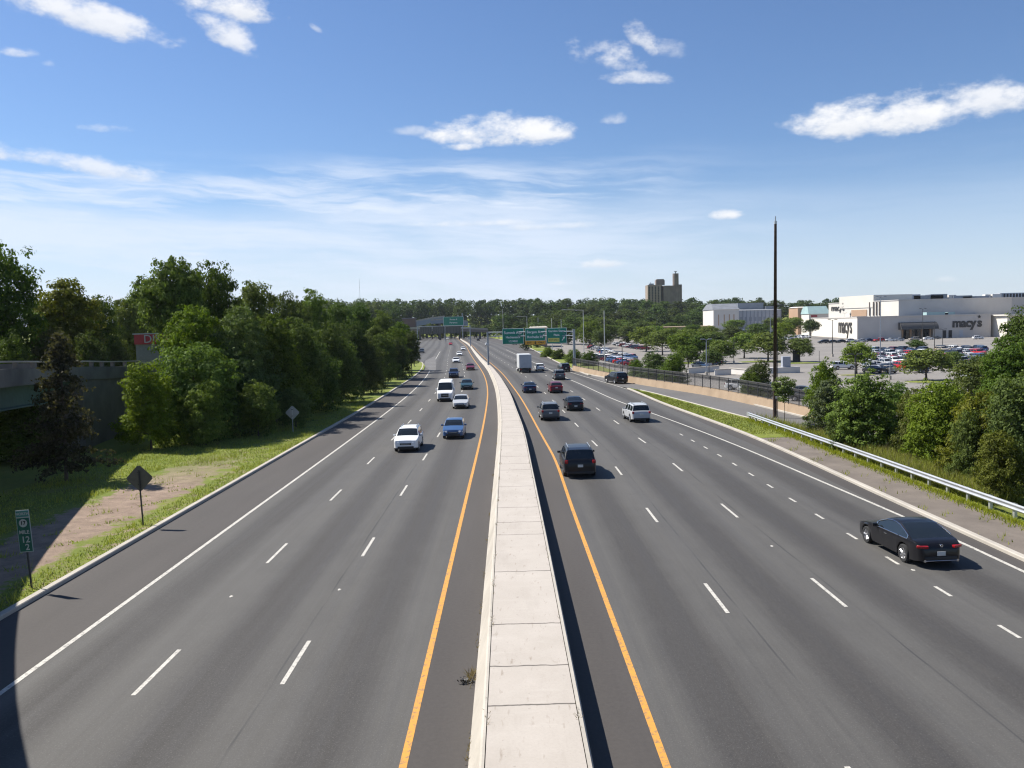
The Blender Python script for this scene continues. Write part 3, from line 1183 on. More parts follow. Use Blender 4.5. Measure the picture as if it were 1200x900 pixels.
far_row(780, 360, 1240, 352, 3.5, 19, 'distant dark green tree on the wooded ridge along the skyline', 1.7, [(500, 575)])
far_row(660, 640, 860, 359, 4, 19, 'distant tree below the ridge, behind the green signs and the tower', 1.6)
far_row(600, 590, 830, 366, 4, 19, 'tree of the wood behind the car park lamps', 1.6)
far_row(505, 610, 760, 373, 4, 19, 'leafy tree behind the green highway signs', 1.5)
far_row(420, 625, 735, 379, 3, 21, 'lighter leafy tree beyond the far end of the car park', 1.4)
far_row(640, 345, 470, 354, 4, 20, 'distant tree above the tip of the roadside wood', 1.6)
far_row(830, 500, 580, 352, 3, 15, 'distant tree on the ridge where the highway disappears', 1.7)
far_row(720, 820, 1000, 360, 3, 19, 'distant tree behind the pale mall buildings', 1.6)
far_row(330, 600, 640, 384, 2, 14, 'small tree beside the far bend of the highway', 1.3, [(0, 612)])


far_row(690, 455, 610, 380, 2.5, 13, 'low tree crowding behind the far overpass', 1.5)


def wood_mass(Y0, Y1, n, u0, u1, v, dv, name, label):
    """the ridge-top forest behind them, one mass nobody could count"""
    Vs, Fs, Ts = [], [], []
    o = 0
    for i in range(n):
        Y = random.uniform(Y0, Y1)
        u = random.uniform(u0, u1)
        x, y, zt = D(u, v + random.uniform(-dv, dv), Y)
        zb = -1.6 + hill(x, y)
        h = max(8, zt - zb)
        w = random.uniform(13, 22)
        L = lobes_crown(w, h, 2, 9, 1000 + i)
        A = np.array(L)
        nl = 420
        k = rng.integers(0, len(A), nl)
        d = rng.normal(0, 1, (nl, 3))
        d /= np.linalg.norm(d, axis=1, keepdims=True)
        C = np.stack([x + A[k, 0] + d[:, 0] * A[k, 3], y + A[k, 1] + d[:, 1] * A[k, 3], zb + A[k, 2] + d[:, 2] * A[k, 4]], 1)
        V, F, t = leaf_quads(C, d + np.array([0, 0, .4]), 1.0, .5)
        Vs.append(V)
        Fs.append(F + o)
        Ts.append(t * .6 + random.uniform(0, .4))
        o += len(V)
    ob = bpy.data.objects.new(name, np_mesh(name, np.concatenate(Vs), np.concatenate(Fs), 'leaf_far', np.concatenate(Ts)))
    COL.objects.link(ob)
    return tag(ob, label, 'wood', kind='stuff')


wood_mass(900, 1010, 330, -260, 1500, 351, 3, 'ridge_wood', 'dark wooded ridge forming the skyline at the end of the view')

# bare dark conifer in front of the bridge
cx, cy = G(78, 566)
con = thing('conifer', 'sparse brownish conifer standing in shade before the ramp bridge', 'tree', (cx, cy, .05))
m = mb('bark')
m.tube((0, 0, -.2), (.1, 0, 4.2), .13, .09, 8)
m.tube((.1, 0, 4.2), (.0, .05, 9.6), .09, .02, 8)
Cs, Ns = [], []
rr = random.Random(5)
for i in range(150):
    z = 1.2 + 8.2 * (i / 150) + rr.uniform(-.2, .2)
    a = rr.uniform(0, 6.283)
    ln = (3.0 * (1 - (z / 10.2) ** 1.3) + .3) * rr.uniform(.4, 1.1)
    p0 = Vector((.05, 0, z))
    p1 = p0 + Vector((math.cos(a) * ln, math.sin(a) * ln, -.16 * ln + rr.uniform(-.15, .1)))
    m.tube(p0, p1, .022, .006, 4, False)
    for k in range(int(16 + ln * 20)):
        t = rr.uniform(.2, 1.02)
        q = p0.lerp(p1, t) + Vector((rr.gauss(0, .13), rr.gauss(0, .13), rr.gauss(-.09, .12)))
        Cs.append(tuple(q))
        Ns.append((rr.gauss(0, 1), rr.gauss(0, 1), .5))
m.build('trunk', con)
V, F, t = leaf_quads(np.array(Cs), np.array(Ns), .13, .5)
o = bpy.data.objects.new('crown', np_mesh('crown', V, F, 'leaf_needle', t))
COL.objects.link(o)
o.parent = con


# weeds and grass blades (uncountable)
def blades(name, pts, h, w, mname, label, lean=.35):
    P = np.array(pts)
    n = len(P)
    a = rng.uniform(0, 6.283, n)
    hh = h * rng.uniform(.5, 1.3, n)
    dx, dy = np.cos(a) * w, np.sin(a) * w
    V = np.empty((n, 3, 3))
    V[:, 0] = P + np.stack([dx, dy, 0 * dx], 1)
    V[:, 1] = P - np.stack([dx, dy, 0 * dx], 1)
    V[:, 2] = P + np.stack([rng.normal(0, lean, n) * hh, rng.normal(0, lean, n) * hh, hh], 1)
    t = np.repeat(rng.beta(2, 2, n), 3)
    o = bpy.data.objects.new(name, np_mesh(name, V.reshape(-1, 3), np.arange(n * 3).reshape(n, 3), mname, t))
    COL.objects.link(o)
    return tag(o, label, 'grass', kind='stuff')


def scatter(n, fn):
    out = []
    while len(out) < n:
        p = fn()
        if p:
            out.append(p)
    return out


def patchy(x, y, s, thr):
    return math.sin(x * s + 1.3) * math.cos(y * s * .8 + .4) + math.sin(x * s * 2.3 - y * s * 1.7) * .6 + random.uniform(-.5, .5) > thr


def left_pt():
    y = random.uniform(22, 110)
    x = random.uniform(-30, -17.25)
    dirt = abs(x + 21.1) < 2.6 and 26 < y < 58
    if dirt and not patchy(x, y, 1.9, 1.0):
        return None
    if not dirt and not patchy(x * .6, y * .6, 1.3, -1.1):
        return None
    return (x, y, .1)


def rail_pt():
    y = random.uniform(24, 78)
    x = random.uniform(19.5, 23.2)
    k = 22.5 - abs(random.gauss(0, .35)) if random.random() < .6 else x
    if k is x and not patchy(x, y, 1.6, .9):
        return None
    return (k, y, .09)


def tall_pt():
    y = random.uniform(40, 84)
    x = random.uniform(22.9, 24.8 + max(0, (y - 58) * .06))
    if y > 62 and x > 24.2 - (y - 62) * .08:
        return None
    return (x, y, .05)


def gore_pt():
    y = random.uniform(67, 116)
    a, b = RKERB(y) + .3, min([p[0] for p in RI if abs(p[1] - y) < 4] or [0]) - .5
    if b < a:
        return None
    return (random.uniform(a, b), y, .11)


blades('verge_blades', scatter(52000, left_pt), .12, .03, 'weed', 'short patchy grass on the left verge between kerb and wood')
blades('verge_tufts', scatter(5200, lambda: (lambda p: p if p and patchy(p[0], p[1], .9, .75) else None)(left_pt())), .32, .022, 'weed', 'taller tufts and stalks in the left verge grass', .3)
blades('verge_straw', scatter(2600, lambda: (lambda p: p if p and patchy(p[0] + 9, p[1], 1.1, .6) else None)(left_pt())), .2, .02, 'dry_weed', 'dry straw among the left verge grass', .5)
blades('gore_blades', scatter(9000, gore_pt), .10, .035, 'weed', 'bright mown grass in the gore between highway and ramp')
blades('rail_weeds', scatter(9000, rail_pt), .22, .022, 'weed', 'weeds sprouting along the kerbside strip and under the guardrail')
blades('tall_weeds', scatter(15000, tall_pt), .75, .03, 'weed', 'tall weeds between the guardrail and the bushes')
blades('dry_stalks', scatter(1500, tall_pt), .95, .02, 'dry_weed', 'dry straw coloured stalks among the tall weeds behind the guardrail')
# the dead tuft caught against the median
tx, ty = G(552, 795)
blades('weed_tuft', [(tx + random.gauss(0, .06), ty + random.gauss(0, .20), 0) for _ in range(90)], .19, .011, 'dry_weed', 'dead tuft of weeds at the foot of the median', .5)
V, F, t = leaf_quads(np.array([(tx - .15 + random.gauss(0, .12), ty - .25 + random.gauss(0, .08), .02 + abs(random.gauss(0, .04))) for _ in range(36)]), np.array([[0, 0, 1.]] * 36), .06, .8)
o = bpy.data.objects.new('road_debris', np_mesh('road_debris', V, F, 'oil', t))
COL.objects.link(o)
tag(o, 'scrap of dark debris lying beside the median', 'debris', kind='stuff')


def joint_pt():
    y = random.choice([18, 24, 27.5, 31, 36, 41, 47, 52, 58, 66, 75]) + random.gauss(0, .35)
    e = random.random()
    l_, r_ = medw(y)
    if e < .45:
        return (XL(y) + l_ + .075 + random.gauss(0, .03), y, MH - .03)
    if e < .7:
        return (XL(y) + r_ - .10 + random.gauss(0, .03), y, MH - .03)
    return (XL(y) + l_ - .36 + random.gauss(0, .03), y, 0)


blades('joint_weeds', scatter(420, joint_pt), .10, .012, 'dry_weed', 'tiny dry weeds in the joints of the median', .6)
# ------------------------------------------------------------------ ramp bridge at the left (the camera stands by its parapet)
EDGE = [(30, -40, 8.9), (14, -17, 8.7), (0, -.9, 8.5), (-8.3, 9.2, 8.42), (-17.0, 20.6, 8.36), (-22.6, 29.9, 8.3), (-25.5, 36.5, 8.22), (-29.6, 49, 7.98),
        (-32.6, 60, 7.6), (-34.3, 68, 7.34), (-35.5, 76, 7.0), (-36.0, 84, 6.76)]


def fine_path(P, n):
    P = [Vector(p) for p in P]
    out = []
    for i in range(len(P) - 1):
        p0, p1, p2, p3 = P[max(i - 1, 0)], P[i], P[i + 1], P[min(i + 2, len(P) - 1)]
        for k in range(n):
            t = k / n
            out.append(.5 * ((2 * p1) + (-p0 + p2) * t + (2 * p0 - 5 * p1 + 4 * p2 - p3) * t * t + (-p0 + 3 * p1 - 3 * p2 + p3) * t ** 3))
    return out + [P[-1]]


EP = fine_path(EDGE, 6)
br = thing('ramp_bridge', 'curved concrete ramp bridge with green steel girders at the left', 'bridge', (0, 0, 0))
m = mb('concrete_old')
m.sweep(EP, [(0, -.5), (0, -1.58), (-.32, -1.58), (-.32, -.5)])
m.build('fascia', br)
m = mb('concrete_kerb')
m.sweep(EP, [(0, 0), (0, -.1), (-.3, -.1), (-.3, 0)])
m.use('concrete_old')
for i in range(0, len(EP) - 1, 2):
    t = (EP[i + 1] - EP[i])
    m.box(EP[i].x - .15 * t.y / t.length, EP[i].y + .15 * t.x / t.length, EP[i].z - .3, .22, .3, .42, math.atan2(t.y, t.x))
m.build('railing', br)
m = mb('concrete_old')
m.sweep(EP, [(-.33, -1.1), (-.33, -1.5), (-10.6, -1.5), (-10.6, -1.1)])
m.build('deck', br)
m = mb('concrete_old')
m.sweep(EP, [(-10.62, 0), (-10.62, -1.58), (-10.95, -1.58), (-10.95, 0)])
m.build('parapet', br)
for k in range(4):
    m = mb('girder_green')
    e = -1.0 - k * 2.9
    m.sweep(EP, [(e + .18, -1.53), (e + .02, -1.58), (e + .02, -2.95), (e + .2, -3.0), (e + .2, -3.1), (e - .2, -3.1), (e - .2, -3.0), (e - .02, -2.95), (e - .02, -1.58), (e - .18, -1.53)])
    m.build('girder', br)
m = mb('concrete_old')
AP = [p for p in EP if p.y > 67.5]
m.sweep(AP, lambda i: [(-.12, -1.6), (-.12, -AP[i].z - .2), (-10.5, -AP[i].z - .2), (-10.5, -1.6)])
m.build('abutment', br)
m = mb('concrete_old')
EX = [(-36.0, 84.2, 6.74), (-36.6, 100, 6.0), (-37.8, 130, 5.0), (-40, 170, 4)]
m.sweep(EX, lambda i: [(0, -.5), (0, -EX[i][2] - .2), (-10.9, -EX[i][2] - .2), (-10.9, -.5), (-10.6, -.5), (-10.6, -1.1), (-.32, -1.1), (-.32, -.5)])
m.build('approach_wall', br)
m = mb('concrete_old')
for (px, py, pz) in ((-27.5, 24.5, 5.2), (-12, 8.2, 5.2)):
    for q in (0, 1, 2):
        m.tube((px - q * 2.4 * .75, py - q * 2.4 * .6, -.3), (px - q * 2.4 * .75, py - q * 2.4 * .6, pz), .5, n=14)
    m.box(px - 1.8, py - 1.5, pz - .1, 8.2, 1.1, .9, math.radians(38))
m.build('pier', br)

# ------------------------------------------------------------------ shop seen past the end of the bridge
sx, sy, sz = D(159, 404, 128)
sh = thing('shop_building', 'pale low shop with a red lettered fascia glimpsed between the left trees', 'shop', (sx, 128, 0))
mb('shop_wall_shaded').box(6, 4, sz / 2 + .05, 12, 8, sz).build('wall', sh)
mb('red_panel').box(6, -.12, sz + .78, 12.2, .25, 1.5).build('fascia', sh)
mb('pale_panel').box(6, -.06, sz + 1.62, 12.6, .5, .16).build('coping', sh)
text(sh, 'DJS', 1.75, 'pale_panel', (2.6, -.27, sz + .78), depth=.02)

# ------------------------------------------------------------------ guardrail
GP = [(22.15, 77.2), (22.2, 71.5), (22.35, 63), (22.48, 55.5), (22.55, 43.7), (22.6, 36.4), (22.65, 20), (22.7, 0)]
GPF = [(p.x, p.y, 0) for p in fine_path([(a, b, 0) for a, b in GP], 6)]
gr = thing('guardrail', 'long galvanised steel guardrail along the right verge', 'guardrail', (0, 0, 0))
wv = [(-.015, .42), (.0, .425), (.045, .47), (.05, .50), (.0, .555), (-.004, .585), (.0, .615), (.05, .67), (.045, .70), (0, .745), (-.015, .75)]
wv = [(o, z + .05) for o, z in wv]
back = [(o - .006, z) for o, z in reversed(wv)]
mb('galvanised').sweep(GPF, wv + back).build('rail_beam', gr, smooth=35)
L = 0
nxt = 0
for i in range(len(GPF) - 1):
    a, b = Vector(GPF[i]), Vector(GPF[i + 1])
    d = (b - a).length
    while nxt <= L + d:
        q = a.lerp(b, (nxt - L) / d)
        pm = mb('galvanised')
        pm.box(q.x + .06, q.y, .38, .012, .15, .82)
        pm.box(q.x + .12, q.y - .075, .38, .12, .012, .82)
        pm.box(q.x + .12, q.y + .075, .38, .12, .012, .82)
        if q.y > 18:
            pm.build('post', gr)
        nxt += 1.9
    L += d
end = mb('galvanised')
end.box(22.14, 77.35, .62, .08, .5, .38, math.radians(8), .02)
end.build('end_terminal', gr)

# ------------------------------------------------------------------ ramp wall with its chain link fence
WP = [(13.2, 171), (14.1, 163), (16.6, 145.5), (19.4, 129.5), (22.6, 115.5), (25.2, 104.5), (27.1, 91), (28.2, 78.5), (29.2, 70.5), (31.6, 62)]
WPF = [(p.x + .15, p.y, 0) for p in fine_path([(a, b, 0) for a, b in WP], 5)]
wl = mb('concrete_tan')
wl.sweep(WPF, lambda i: [(-.34, -1.6), (-.34, .92), (-.22, .98), (0.12, .98), (.12, .9), (.34, 0), (.40, -.05), (.40, -1.6)][::-1])
tag(wl.build('ramp_wall'), 'tan concrete barrier wall along the merging ramp', 'wall')
fe = thing('chain_link_fence', 'dark chain link fence standing on the tan ramp wall', 'fence', (0, 0, 0))
cl = mb('chain_link')
cl.sweep(WPF, [(-.12, .98), (-.12, 2.5)], closed=False)
o = cl.build('wire_mesh', fe)
# uv: along the wall, height
uv = o.data.uv_layers[0].data
for k in range(len(uv)):
    a, b = uv[k].uv
    uv[k].uv = (b, a)
tr_ = mb('pole_dark')
for i in range(len(WPF) - 1):
    for z, r in ((2.5, .045), (1.03, .03), (2.0, .025)):
        a, b = WPF[i], WPF[i + 1]
        tr_.tube((a[0] - .12, a[1], z), (b[0] - .12, b[1], z), r, n=6, cap=False)
tr_.build('top_rail', fe)
for i in range(0, len(WPF), 1):
    a = WPF[i]
    mb('pole_dark').tube((a[0] - .12, a[1], .9), (a[0] - .12, a[1], 2.56), .05, n=8).build('post', fe)


# ------------------------------------------------------------------ poles and signs
def sign_lean(x, y, lean):
    return x


def diamond(u, v, label, mat, h=3.0, half=.72, lean=0.0, plate='sign_back'):
    x, y = G(u, v)
    t = thing('diamond_sign', label, 'road sign', (x, y, .05))
    t.rotation_euler = (0, lean, 0)
    mb(mat).box(0, 0, h / 2 - .2, .06, .05, h - .2).build('post', t)
    p = MB().use(plate)
    bm = bmesh.new()
    bmesh.ops.create_cube(bm, size=1)
    for q in bm.verts:
        q.co = Vector((q.co.x * half * 1.36, q.co.y * .012, q.co.z * half * 1.36))
    bmesh.ops.bevel(bm, geom=[e for e in bm.edges if abs((e.verts[0].co - e.verts[1].co).y) > .005], offset=.07, segments=3, affect='EDGES')
    R = Matrix.Rotation(math.pi / 4, 4, 'Y')
    bm.verts.index_update()
    p.add([tuple((R @ q.co) + Vector((0, .04, h - half))) for q in bm.verts], [tuple(q.index for q in f.verts) for f in bm.faces])
    bm.free()
    p.build('plate', t)
    s = mb('pole_dark')
    s.box(0, -.03, h - half + .3, .12, .015, .05)
    s.box(0, -.03, h - half - .3, .12, .015, .05)
    s.build('bracket', t)
    return t


diamond(168, 618, 'brown backed diamond road sign on the bare soil of the left verge', 'pole_dark', 3.05, .70, -.03)
diamond(343.5, 508, 'pale backed diamond road sign in the shaded grass by the left wood', 'galvanised', 2.55, .70, 0, 'sign_back_pale')

# mile marker
x, y = G(37, 693)
mm = thing('mile_marker', 'narrow green mile marker sign on a thin post at the left verge', 'road sign', (x, y, .05))
mm.rotation_euler = (0, -.055, .0)
mb('pole_dark').box(0, .03, 1.3, .06, .04, 2.9).build('post', mm)
pl = mb('marker_white')
pl.box(0, 0, 2.2, .50, .012, 1.56, bev=.005)
pl.build('plate', mm)
mb('marker_green').box(0, -.012, 2.07, .45, .012, 1.24).build('panel', mm)
mb('sign_teal').box(0, -.012, 2.84, .45, .012, .22).build('header_panel', mm)
text(mm, 'NORTH', .135, 'marker_white', (0, -.02, 2.84), depth=.004, bold=.004)
dk = mb('marker_white')
dk.lathe([(-.004, 0), (-.004, .15), (.004, .15), (.004, 0)], 'x', 24)
o = dk.build('route_disc', mm)
o.rotation_euler = (0, 0, math.pi / 2)
o.location = (0, -.024, 2.5)
text(mm, '17', .19, 'sign_black', (0, -.03, 2.5), depth=.004, bold=.006)
text(mm, 'MILE', .185, 'marker_white', (0, -.02, 2.16), depth=.004, bold=.004)
text(mm, '12', .32, 'marker_white', (.02, -.02, 1.88), depth=.004, bold=.005)
text(mm, '2', .32, 'marker_white', (.06, -.02, 1.6), depth=.004, bold=.005)

# tall timber pole by the guardrail end
x, y = G(908, 489.5)
zt = D(909, 251, y)[2]
wp = thing('timber_pole', 'very tall dark timber pole standing beside the guardrail end', 'pole', (x, y, .05))
m = mb('wood_pole')
m.tube((0, 0, -.3), (.06, 0, zt * .5), .185, .15, 12, False)
m.tube((.06, 0, zt * .5), (.10, 0, zt - .9), .15, .12, 12)
m.build('shaft', wp, smooth=50)
m = mb('galvanised')
m.tube((.10, 0, zt - 1.0), (.10, 0, zt - .25), .06, n=8)
m.tube((.10, 0, zt - .95), (.10, 0, zt - .7), .145, n=10)
m.build('top_fitting', wp, smooth=50)
m = mb('pole_dark')
for q in range(9):
    z_ = zt * (.30 + q * .035)
    m.tube((.05 - .28, 0, z_), (.05 + .28, 0, z_), .014, n=5)
m.build('climbing_step', wp)
mb('galvanised').box(.06, -.17, 1.9, .16, .03, .22).build('number_tag', wp)
mb('pole_dark').tube((.25, -.04, 0), (.26, -.04, zt * .4), .03, n=6).build('conduit', wp)


def pole(u, vb, vt, label, mat, r=.09, z=LOTZ, arm=0, group='lamp posts of the car park', name='lamp_post', cat='lamp post', double=True, Y=None):
    if Y is None:
        x, y = G(u, vb, z)
    else:
        x, y, _ = D(u, vb, Y)
    zt = D(u, vt, y)[2]
    t = thing(name, label, cat, (x, y, z), 0, group)
    h = zt - z
    m = mb('concrete_kerb')
    m.lathe([(-.3, 0), (-.3, r * 2.6), (.7, r * 2.6), (.75, 0)], 'z', 12)
    m.build('footing', t)
    mb(mat).tube((0, 0, .6), (0, 0, h), r, r * .62, 8).build('shaft', t, smooth=50)
    if arm:
        m = mb(mat)
        for s in ((-1, 1) if double else (arm / abs(arm),)):
            m.tube((0, 0, h - .12), (s * abs(arm), 0, h + .12), .05, .04, 6)
            m.box(s * abs(arm) + s * .25, 0, h + .12, .75, .34, .16, 0, .03)
        m.build('lamp_head', t)
    return t


for u, vb, vt, mat, r, arm, lab in [
    (709, 436, 364, 'pole_pale', .13, 0, 'tall pale lamp post rising from the parked cars behind the fence'),
    (729.5, 440, 396, 'pole_dark', .10, .6, 'short dark lamp post behind the fence next to the ramp'),
    (828, 440, 398, 'pole_grey', .13, .5, 'grey lamp post among the planted trees of the car park'),
    (831, 445, 400, 'pole_dark', .07, 0, 'thin dark post beside the grey lamp post'),
    (860, 426, 396, 'pole_dark', .08, 0, 'thin dark post under the broad dark tree'),
    (975.5, 418, 375, 'pole_dark', .13, .7, 'dark twin head lamp post before the pale store wall'),
    (990, 396, 367, 'pole_grey', .10, .6, 'slender grey lamp post close to the bright store wall'),
    (1031.5, 425, 348, 'pole_grey', .14, .7, 'tallest lamp post in front of the store corner'),
    (1081, 404, 362, 'pole_dark', .13, .7, 'dark lamp post before the store entrance'),
    (1095, 412, 376, 'pole_dark', .12, 0, 'left one of two dark posts below the front lettering'),
    (1104.5, 410, 386, 'pole_dark', .12, .6, 'right one of two dark posts below the front lettering'),
    (1002, 460, 416, 'pole_dark', .12, .4, 'dark lamp post rising out of the bushes beside the lot'),
    (1043, 445, 414, 'pole_grey', .09, 0, 'grey post among the crowded parked cars'),
    (960, 430, 411, 'pole_dark', .07, 0, 'short dark post near the umbrella shaped tree'),
    (903, 418, 372, 'pole_grey', .10, .6, 'grey lamp post left of the tall timber pole'),
    (770, 412, 372, 'pole_dark', .10, .5, 'dark lamp post in the left part of the car park'),
]:
    pole(u, vb, vt, lab, mat, r, LOTZ, arm)
for u, vt, Y, arm, lab in [(590, 362, 440, 0, 'pale post beside the far bend of the highway'), (618, 371, 380, -4, 'pale street lamp with a long arm above the left green sign'),
                           (631, 372, 400, 0, 'pale post above the middle green sign'), (658, 374, 300, 0, 'pale post behind the right green sign'),
                           (684, 363, 230, -5, 'street lamp with a long arm reaching over the highway'), (647, 373, 270, 0, 'thin pale post between the green signs')]:
    pole(u, 400, vt, lab, 'pole_pale', .12, -.1, arm, 'street lamps along the highway', 'street_lamp', 'street lamp', False, Y)
# small posts at the tip of the left wood
for u, v, vt, mat, lab in [(471.5, 441, 417, 'pole_pale', 'pale post at the tip of the left wood'), (485.5, 430, 406, 'pole_dark', 'thin dark post on the far left gore lawn')]:
    x, y = G(u, v)
    zt = D(u, vt, y)[2]
    t = thing('verge_post', lab, 'post', (x, y, .1))
    mb(mat).tube((0, 0, -.2), (0, 0, zt), .09, .08, 8).build('shaft', t)
    mb('galvanised').tube((0, 0, zt), (0, 0, zt + .06), .1, .04, 8).build('cap', t)
x, y = G(489.5, 424)
t = thing('gore_sign', 'small dark backed board on the far left gore lawn', 'road sign', (x, y, .1))
mb('sign_back').box(0, 0, 1.35, 1.35, .04, 1.3).build('plate', t)
pm = mb('pole_dark')
pm.box(-.4, .05, .9, .08, .05, 1.9)
pm.box(.4, .05, .9, .08, .05, 1.9)
pm.build('post', t)

# gantry with the green signs over the right carriageway
GY = 172.0
x0 = D(573, 431, 189)[0]
x1 = D(673.5, 432, 176)[0]
gt = thing('sign_gantry', 'grey post and beam gantry carrying the green highway signs', 'gantry', (0, 0, 0))
a0, a1 = Vector((XL(187) - .62, 187, 0)), Vector((x1, 176.5, 0))
zp0, zp1 = D(573, 389, 187)[2], D(673.5, 385.5, 176.5)[2]
m = mb('pole_grey')
m.tube((a0.x, a0.y, .45), (a0.x, a0.y, zp0), .22, .19, 14)
m.lathe([(.4, .0), (.4, .36), (.7, .34), (.72, 0)], 'z', 14, (a0.x, a0.y, 0))
m.build('post', gt, smooth=40)
m = mb('pole_grey')
m.tube((a1.x, a1.y, -.2), (a1.x, a1.y, zp1), .30, .26, 14)
m.lathe([(0, .0), (0, .5), (.9, .5), (.95, 0)], 'z', 14, (a1.x, a1.y, 0))
m.build('post', gt, smooth=40)
m = mb('pole_grey')
for dz in (7.1, 8.0):
    m.tube((a0.x + .1, a0.y, dz), (a1.x, a1.y, dz - .15), .09, n=8)
for k in range(14):
    t0, t1 = (k + .05) / 14, (k + .95) / 14
    p, q = a0.lerp(a1, t0), a0.lerp(a1, t1)
    za, zb = (7.1, 7.98) if k % 2 else (7.98, 7.1)
    m.tube((p.x, p.y, za - .1 * t0), (q.x, q.y, zb - .1 * t1), .045, n=6)
m.build('truss_beam', gt)
mb('galvanised').box(a0.x, a0.y - .3, 5.2, .4, .3, .5, 0, .03).build('control_box', gt)
gang = math.atan2(a1.y - a0.y, a1.x - a0.x)


def green_sign(ua, ub, vt, vb, label, lines, strip=None, arrow=False):
    Yc = GY + 6
    t = ((ua + ub) / 2 - 573) / 100
    Yc = a0.y + (a1.y - a0.y) * t - .55
    xa, _, z1 = D(ua, vt, Yc)
    xb, _, z0 = D(ub, vb, Yc)
    w, h = xb - xa, z1 - z0
    s = thing('highway_sign', label, 'highway sign', ((xa + xb) / 2, Yc, z0), gang * .5)
    mb('sign_white').box(0, .05, h / 2, w, .08, h, 0, .02).build('border', s)
    mb('sign_green').box(0, -.004, h / 2, w - .14, .05, h - .14, 0, .01).build('panel', s)
    for txt, sz, px_, pz in lines:
        text(s, txt, sz, 'sign_white', (px_ * w, -.05, pz * h), depth=.012, bold=.012)
    mk = mb('pole_grey')
    for q in (-.3, .3):
        mk.box(q * w, .22, h * .5, .09, .25, h * .95)
    mk.build('hanger', s)
    return s, w, h


green_sign(588, 614.2, 385.3, 403, 'left green highway sign reading Summit Ave', [('Summit Ave', .82, 0, .73), ('Hackensack', .68, 0, .44), ('1/2 MILE', .58, 0, .18)])
s, w, h = green_sign(614.8, 639.4, 385, 399, 'middle green highway sign above an orange exit strip', [('Bergen Ave', .78, 0, .70), ('Rochelle Pk', .74, 0, .30)])
mb('sign_orange').box(0, 0, -.42, w, .08, .80, 0, .02).build('exit_strip', s)
text(s, 'EXIT', .5, 'sign_black', (-w * .3, -.05, -.42), depth=.012, bold=.01)
text(s, 'ONLY', .5, 'sign_black', (w * .3, -.05, -.42), depth=.012, bold=.01)
ar = mb('sign_black')
ar.add([(-.09, -.05, -.12), (.09, -.05, -.12), (.09, -.05, -.42), (.28, -.05, -.42), (0, -.05, -.74), (-.28, -.05, -.42), (-.09, -.05, -.42)], [(0, 6, 2, 1), (3, 5, 4)])
ar.build('arrow', s)
s, w, h = green_sign(640, 664.5, 384.6, 402, 'right green highway sign with a yellow panel and slanting arrow', [('Garden State', .66, 0, .80), ('Plaza', .62, 0, .54)])
mb('sign_yellow').box(-w * .14, -.03, h * .22, w * .55, .06, h * .26, 0, .01).build('yellow_panel', s)
text(s, 'EXIT ONLY', .42, 'sign_black', (-w * .14, -.07, h * .22), depth=.008)
ar = mb('sign_white')
A = [(-.07, -.5), (.07, -.5), (.07, .15), (.24, .15), (0, .55), (-.24, .15), (-.07, .15)]
c, q = math.cos(-.6), math.sin(-.6)
ar.add([(w * .33 + a * c - b * q, -.05, h * .3 + a * q + b * c) for a, b in A], [(0, 1, 2, 6), (3, 4, 5)])
ar.build('arrow', s)

# second gantry, seen from behind, over the left carriageway
g2 = thing('rear_gantry', 'far grey gantry over the left carriageway showing dark sign backs', 'gantry', (0, 0, 0))
Y2 = 384.0
xr, xl = XL(Y2) - .72, D(489.5, 400, Y2)[0]
for x in (xr, xl):
    m = mb('pole_grey')
    m.tube((x, Y2, -.1), (x, Y2, 10.0), .24, .2, 10)
    m.build('post', g2, smooth=40)
m = mb('pole_grey')
for dz in (8.9, 9.9):
    m.tube((xl, Y2, dz), (xr, Y2, dz), .13, n=8)
m.build('truss_beam', g2)
for k, (ua, ub) in enumerate(((492, 506), (507, 521), (522, 540))):
    xa, xb = D(ua, 383, Y2)[0], D(ub, 383, Y2)[0]
    t = thing('highway_sign', ('left', 'middle', 'right')[k] + ' dark sign back hanging on the far grey gantry', 'highway sign', ((xa + xb) / 2, Y2 - .3, 6.6))
    mb('sign_back').box(0, 0, 1.55, xb - xa, .1, 3.1).build('panel', t)
    rb = mb('pole_dark')
    n_ = 5
    for q in range(n_):
        rb.box(((q + .5) / n_ - .5) * (xb - xa), -.09, 1.55, .12, .09, 3.1)
    rb.build('stiffener', t)
# third gantry sign further on
Y3 = 585.0
x, _, z = D(531.5, 381.5, Y3)
t = thing('far_green_sign', 'small far green sign above the far bridge on the ridge', 'highway sign', (x, Y3, z))
mb('sign_green').box(0, 0, 3.0, 13.6, .2, 5.8).build('panel', t)
mb('sign_white').box(0, .12, 3.0, 14.0, .1, 6.1).build('border', t)
pm = mb('pole_grey')
pm.tube((6.2, .6, -z), (6.2, .6, 8.5), .3, n=8)
pm.tube((-6.2, .6, -z), (-6.2, .6, 6.0), .3, n=8)
pm.build('post', t)
for q, (tx_, sz) in enumerate((('Route 4', 1.6), ('Paramus', 1.6))):
    text(t, tx_, sz, 'sign_white', (0, -.12, 4.2 - q * 2.2), depth=.01)

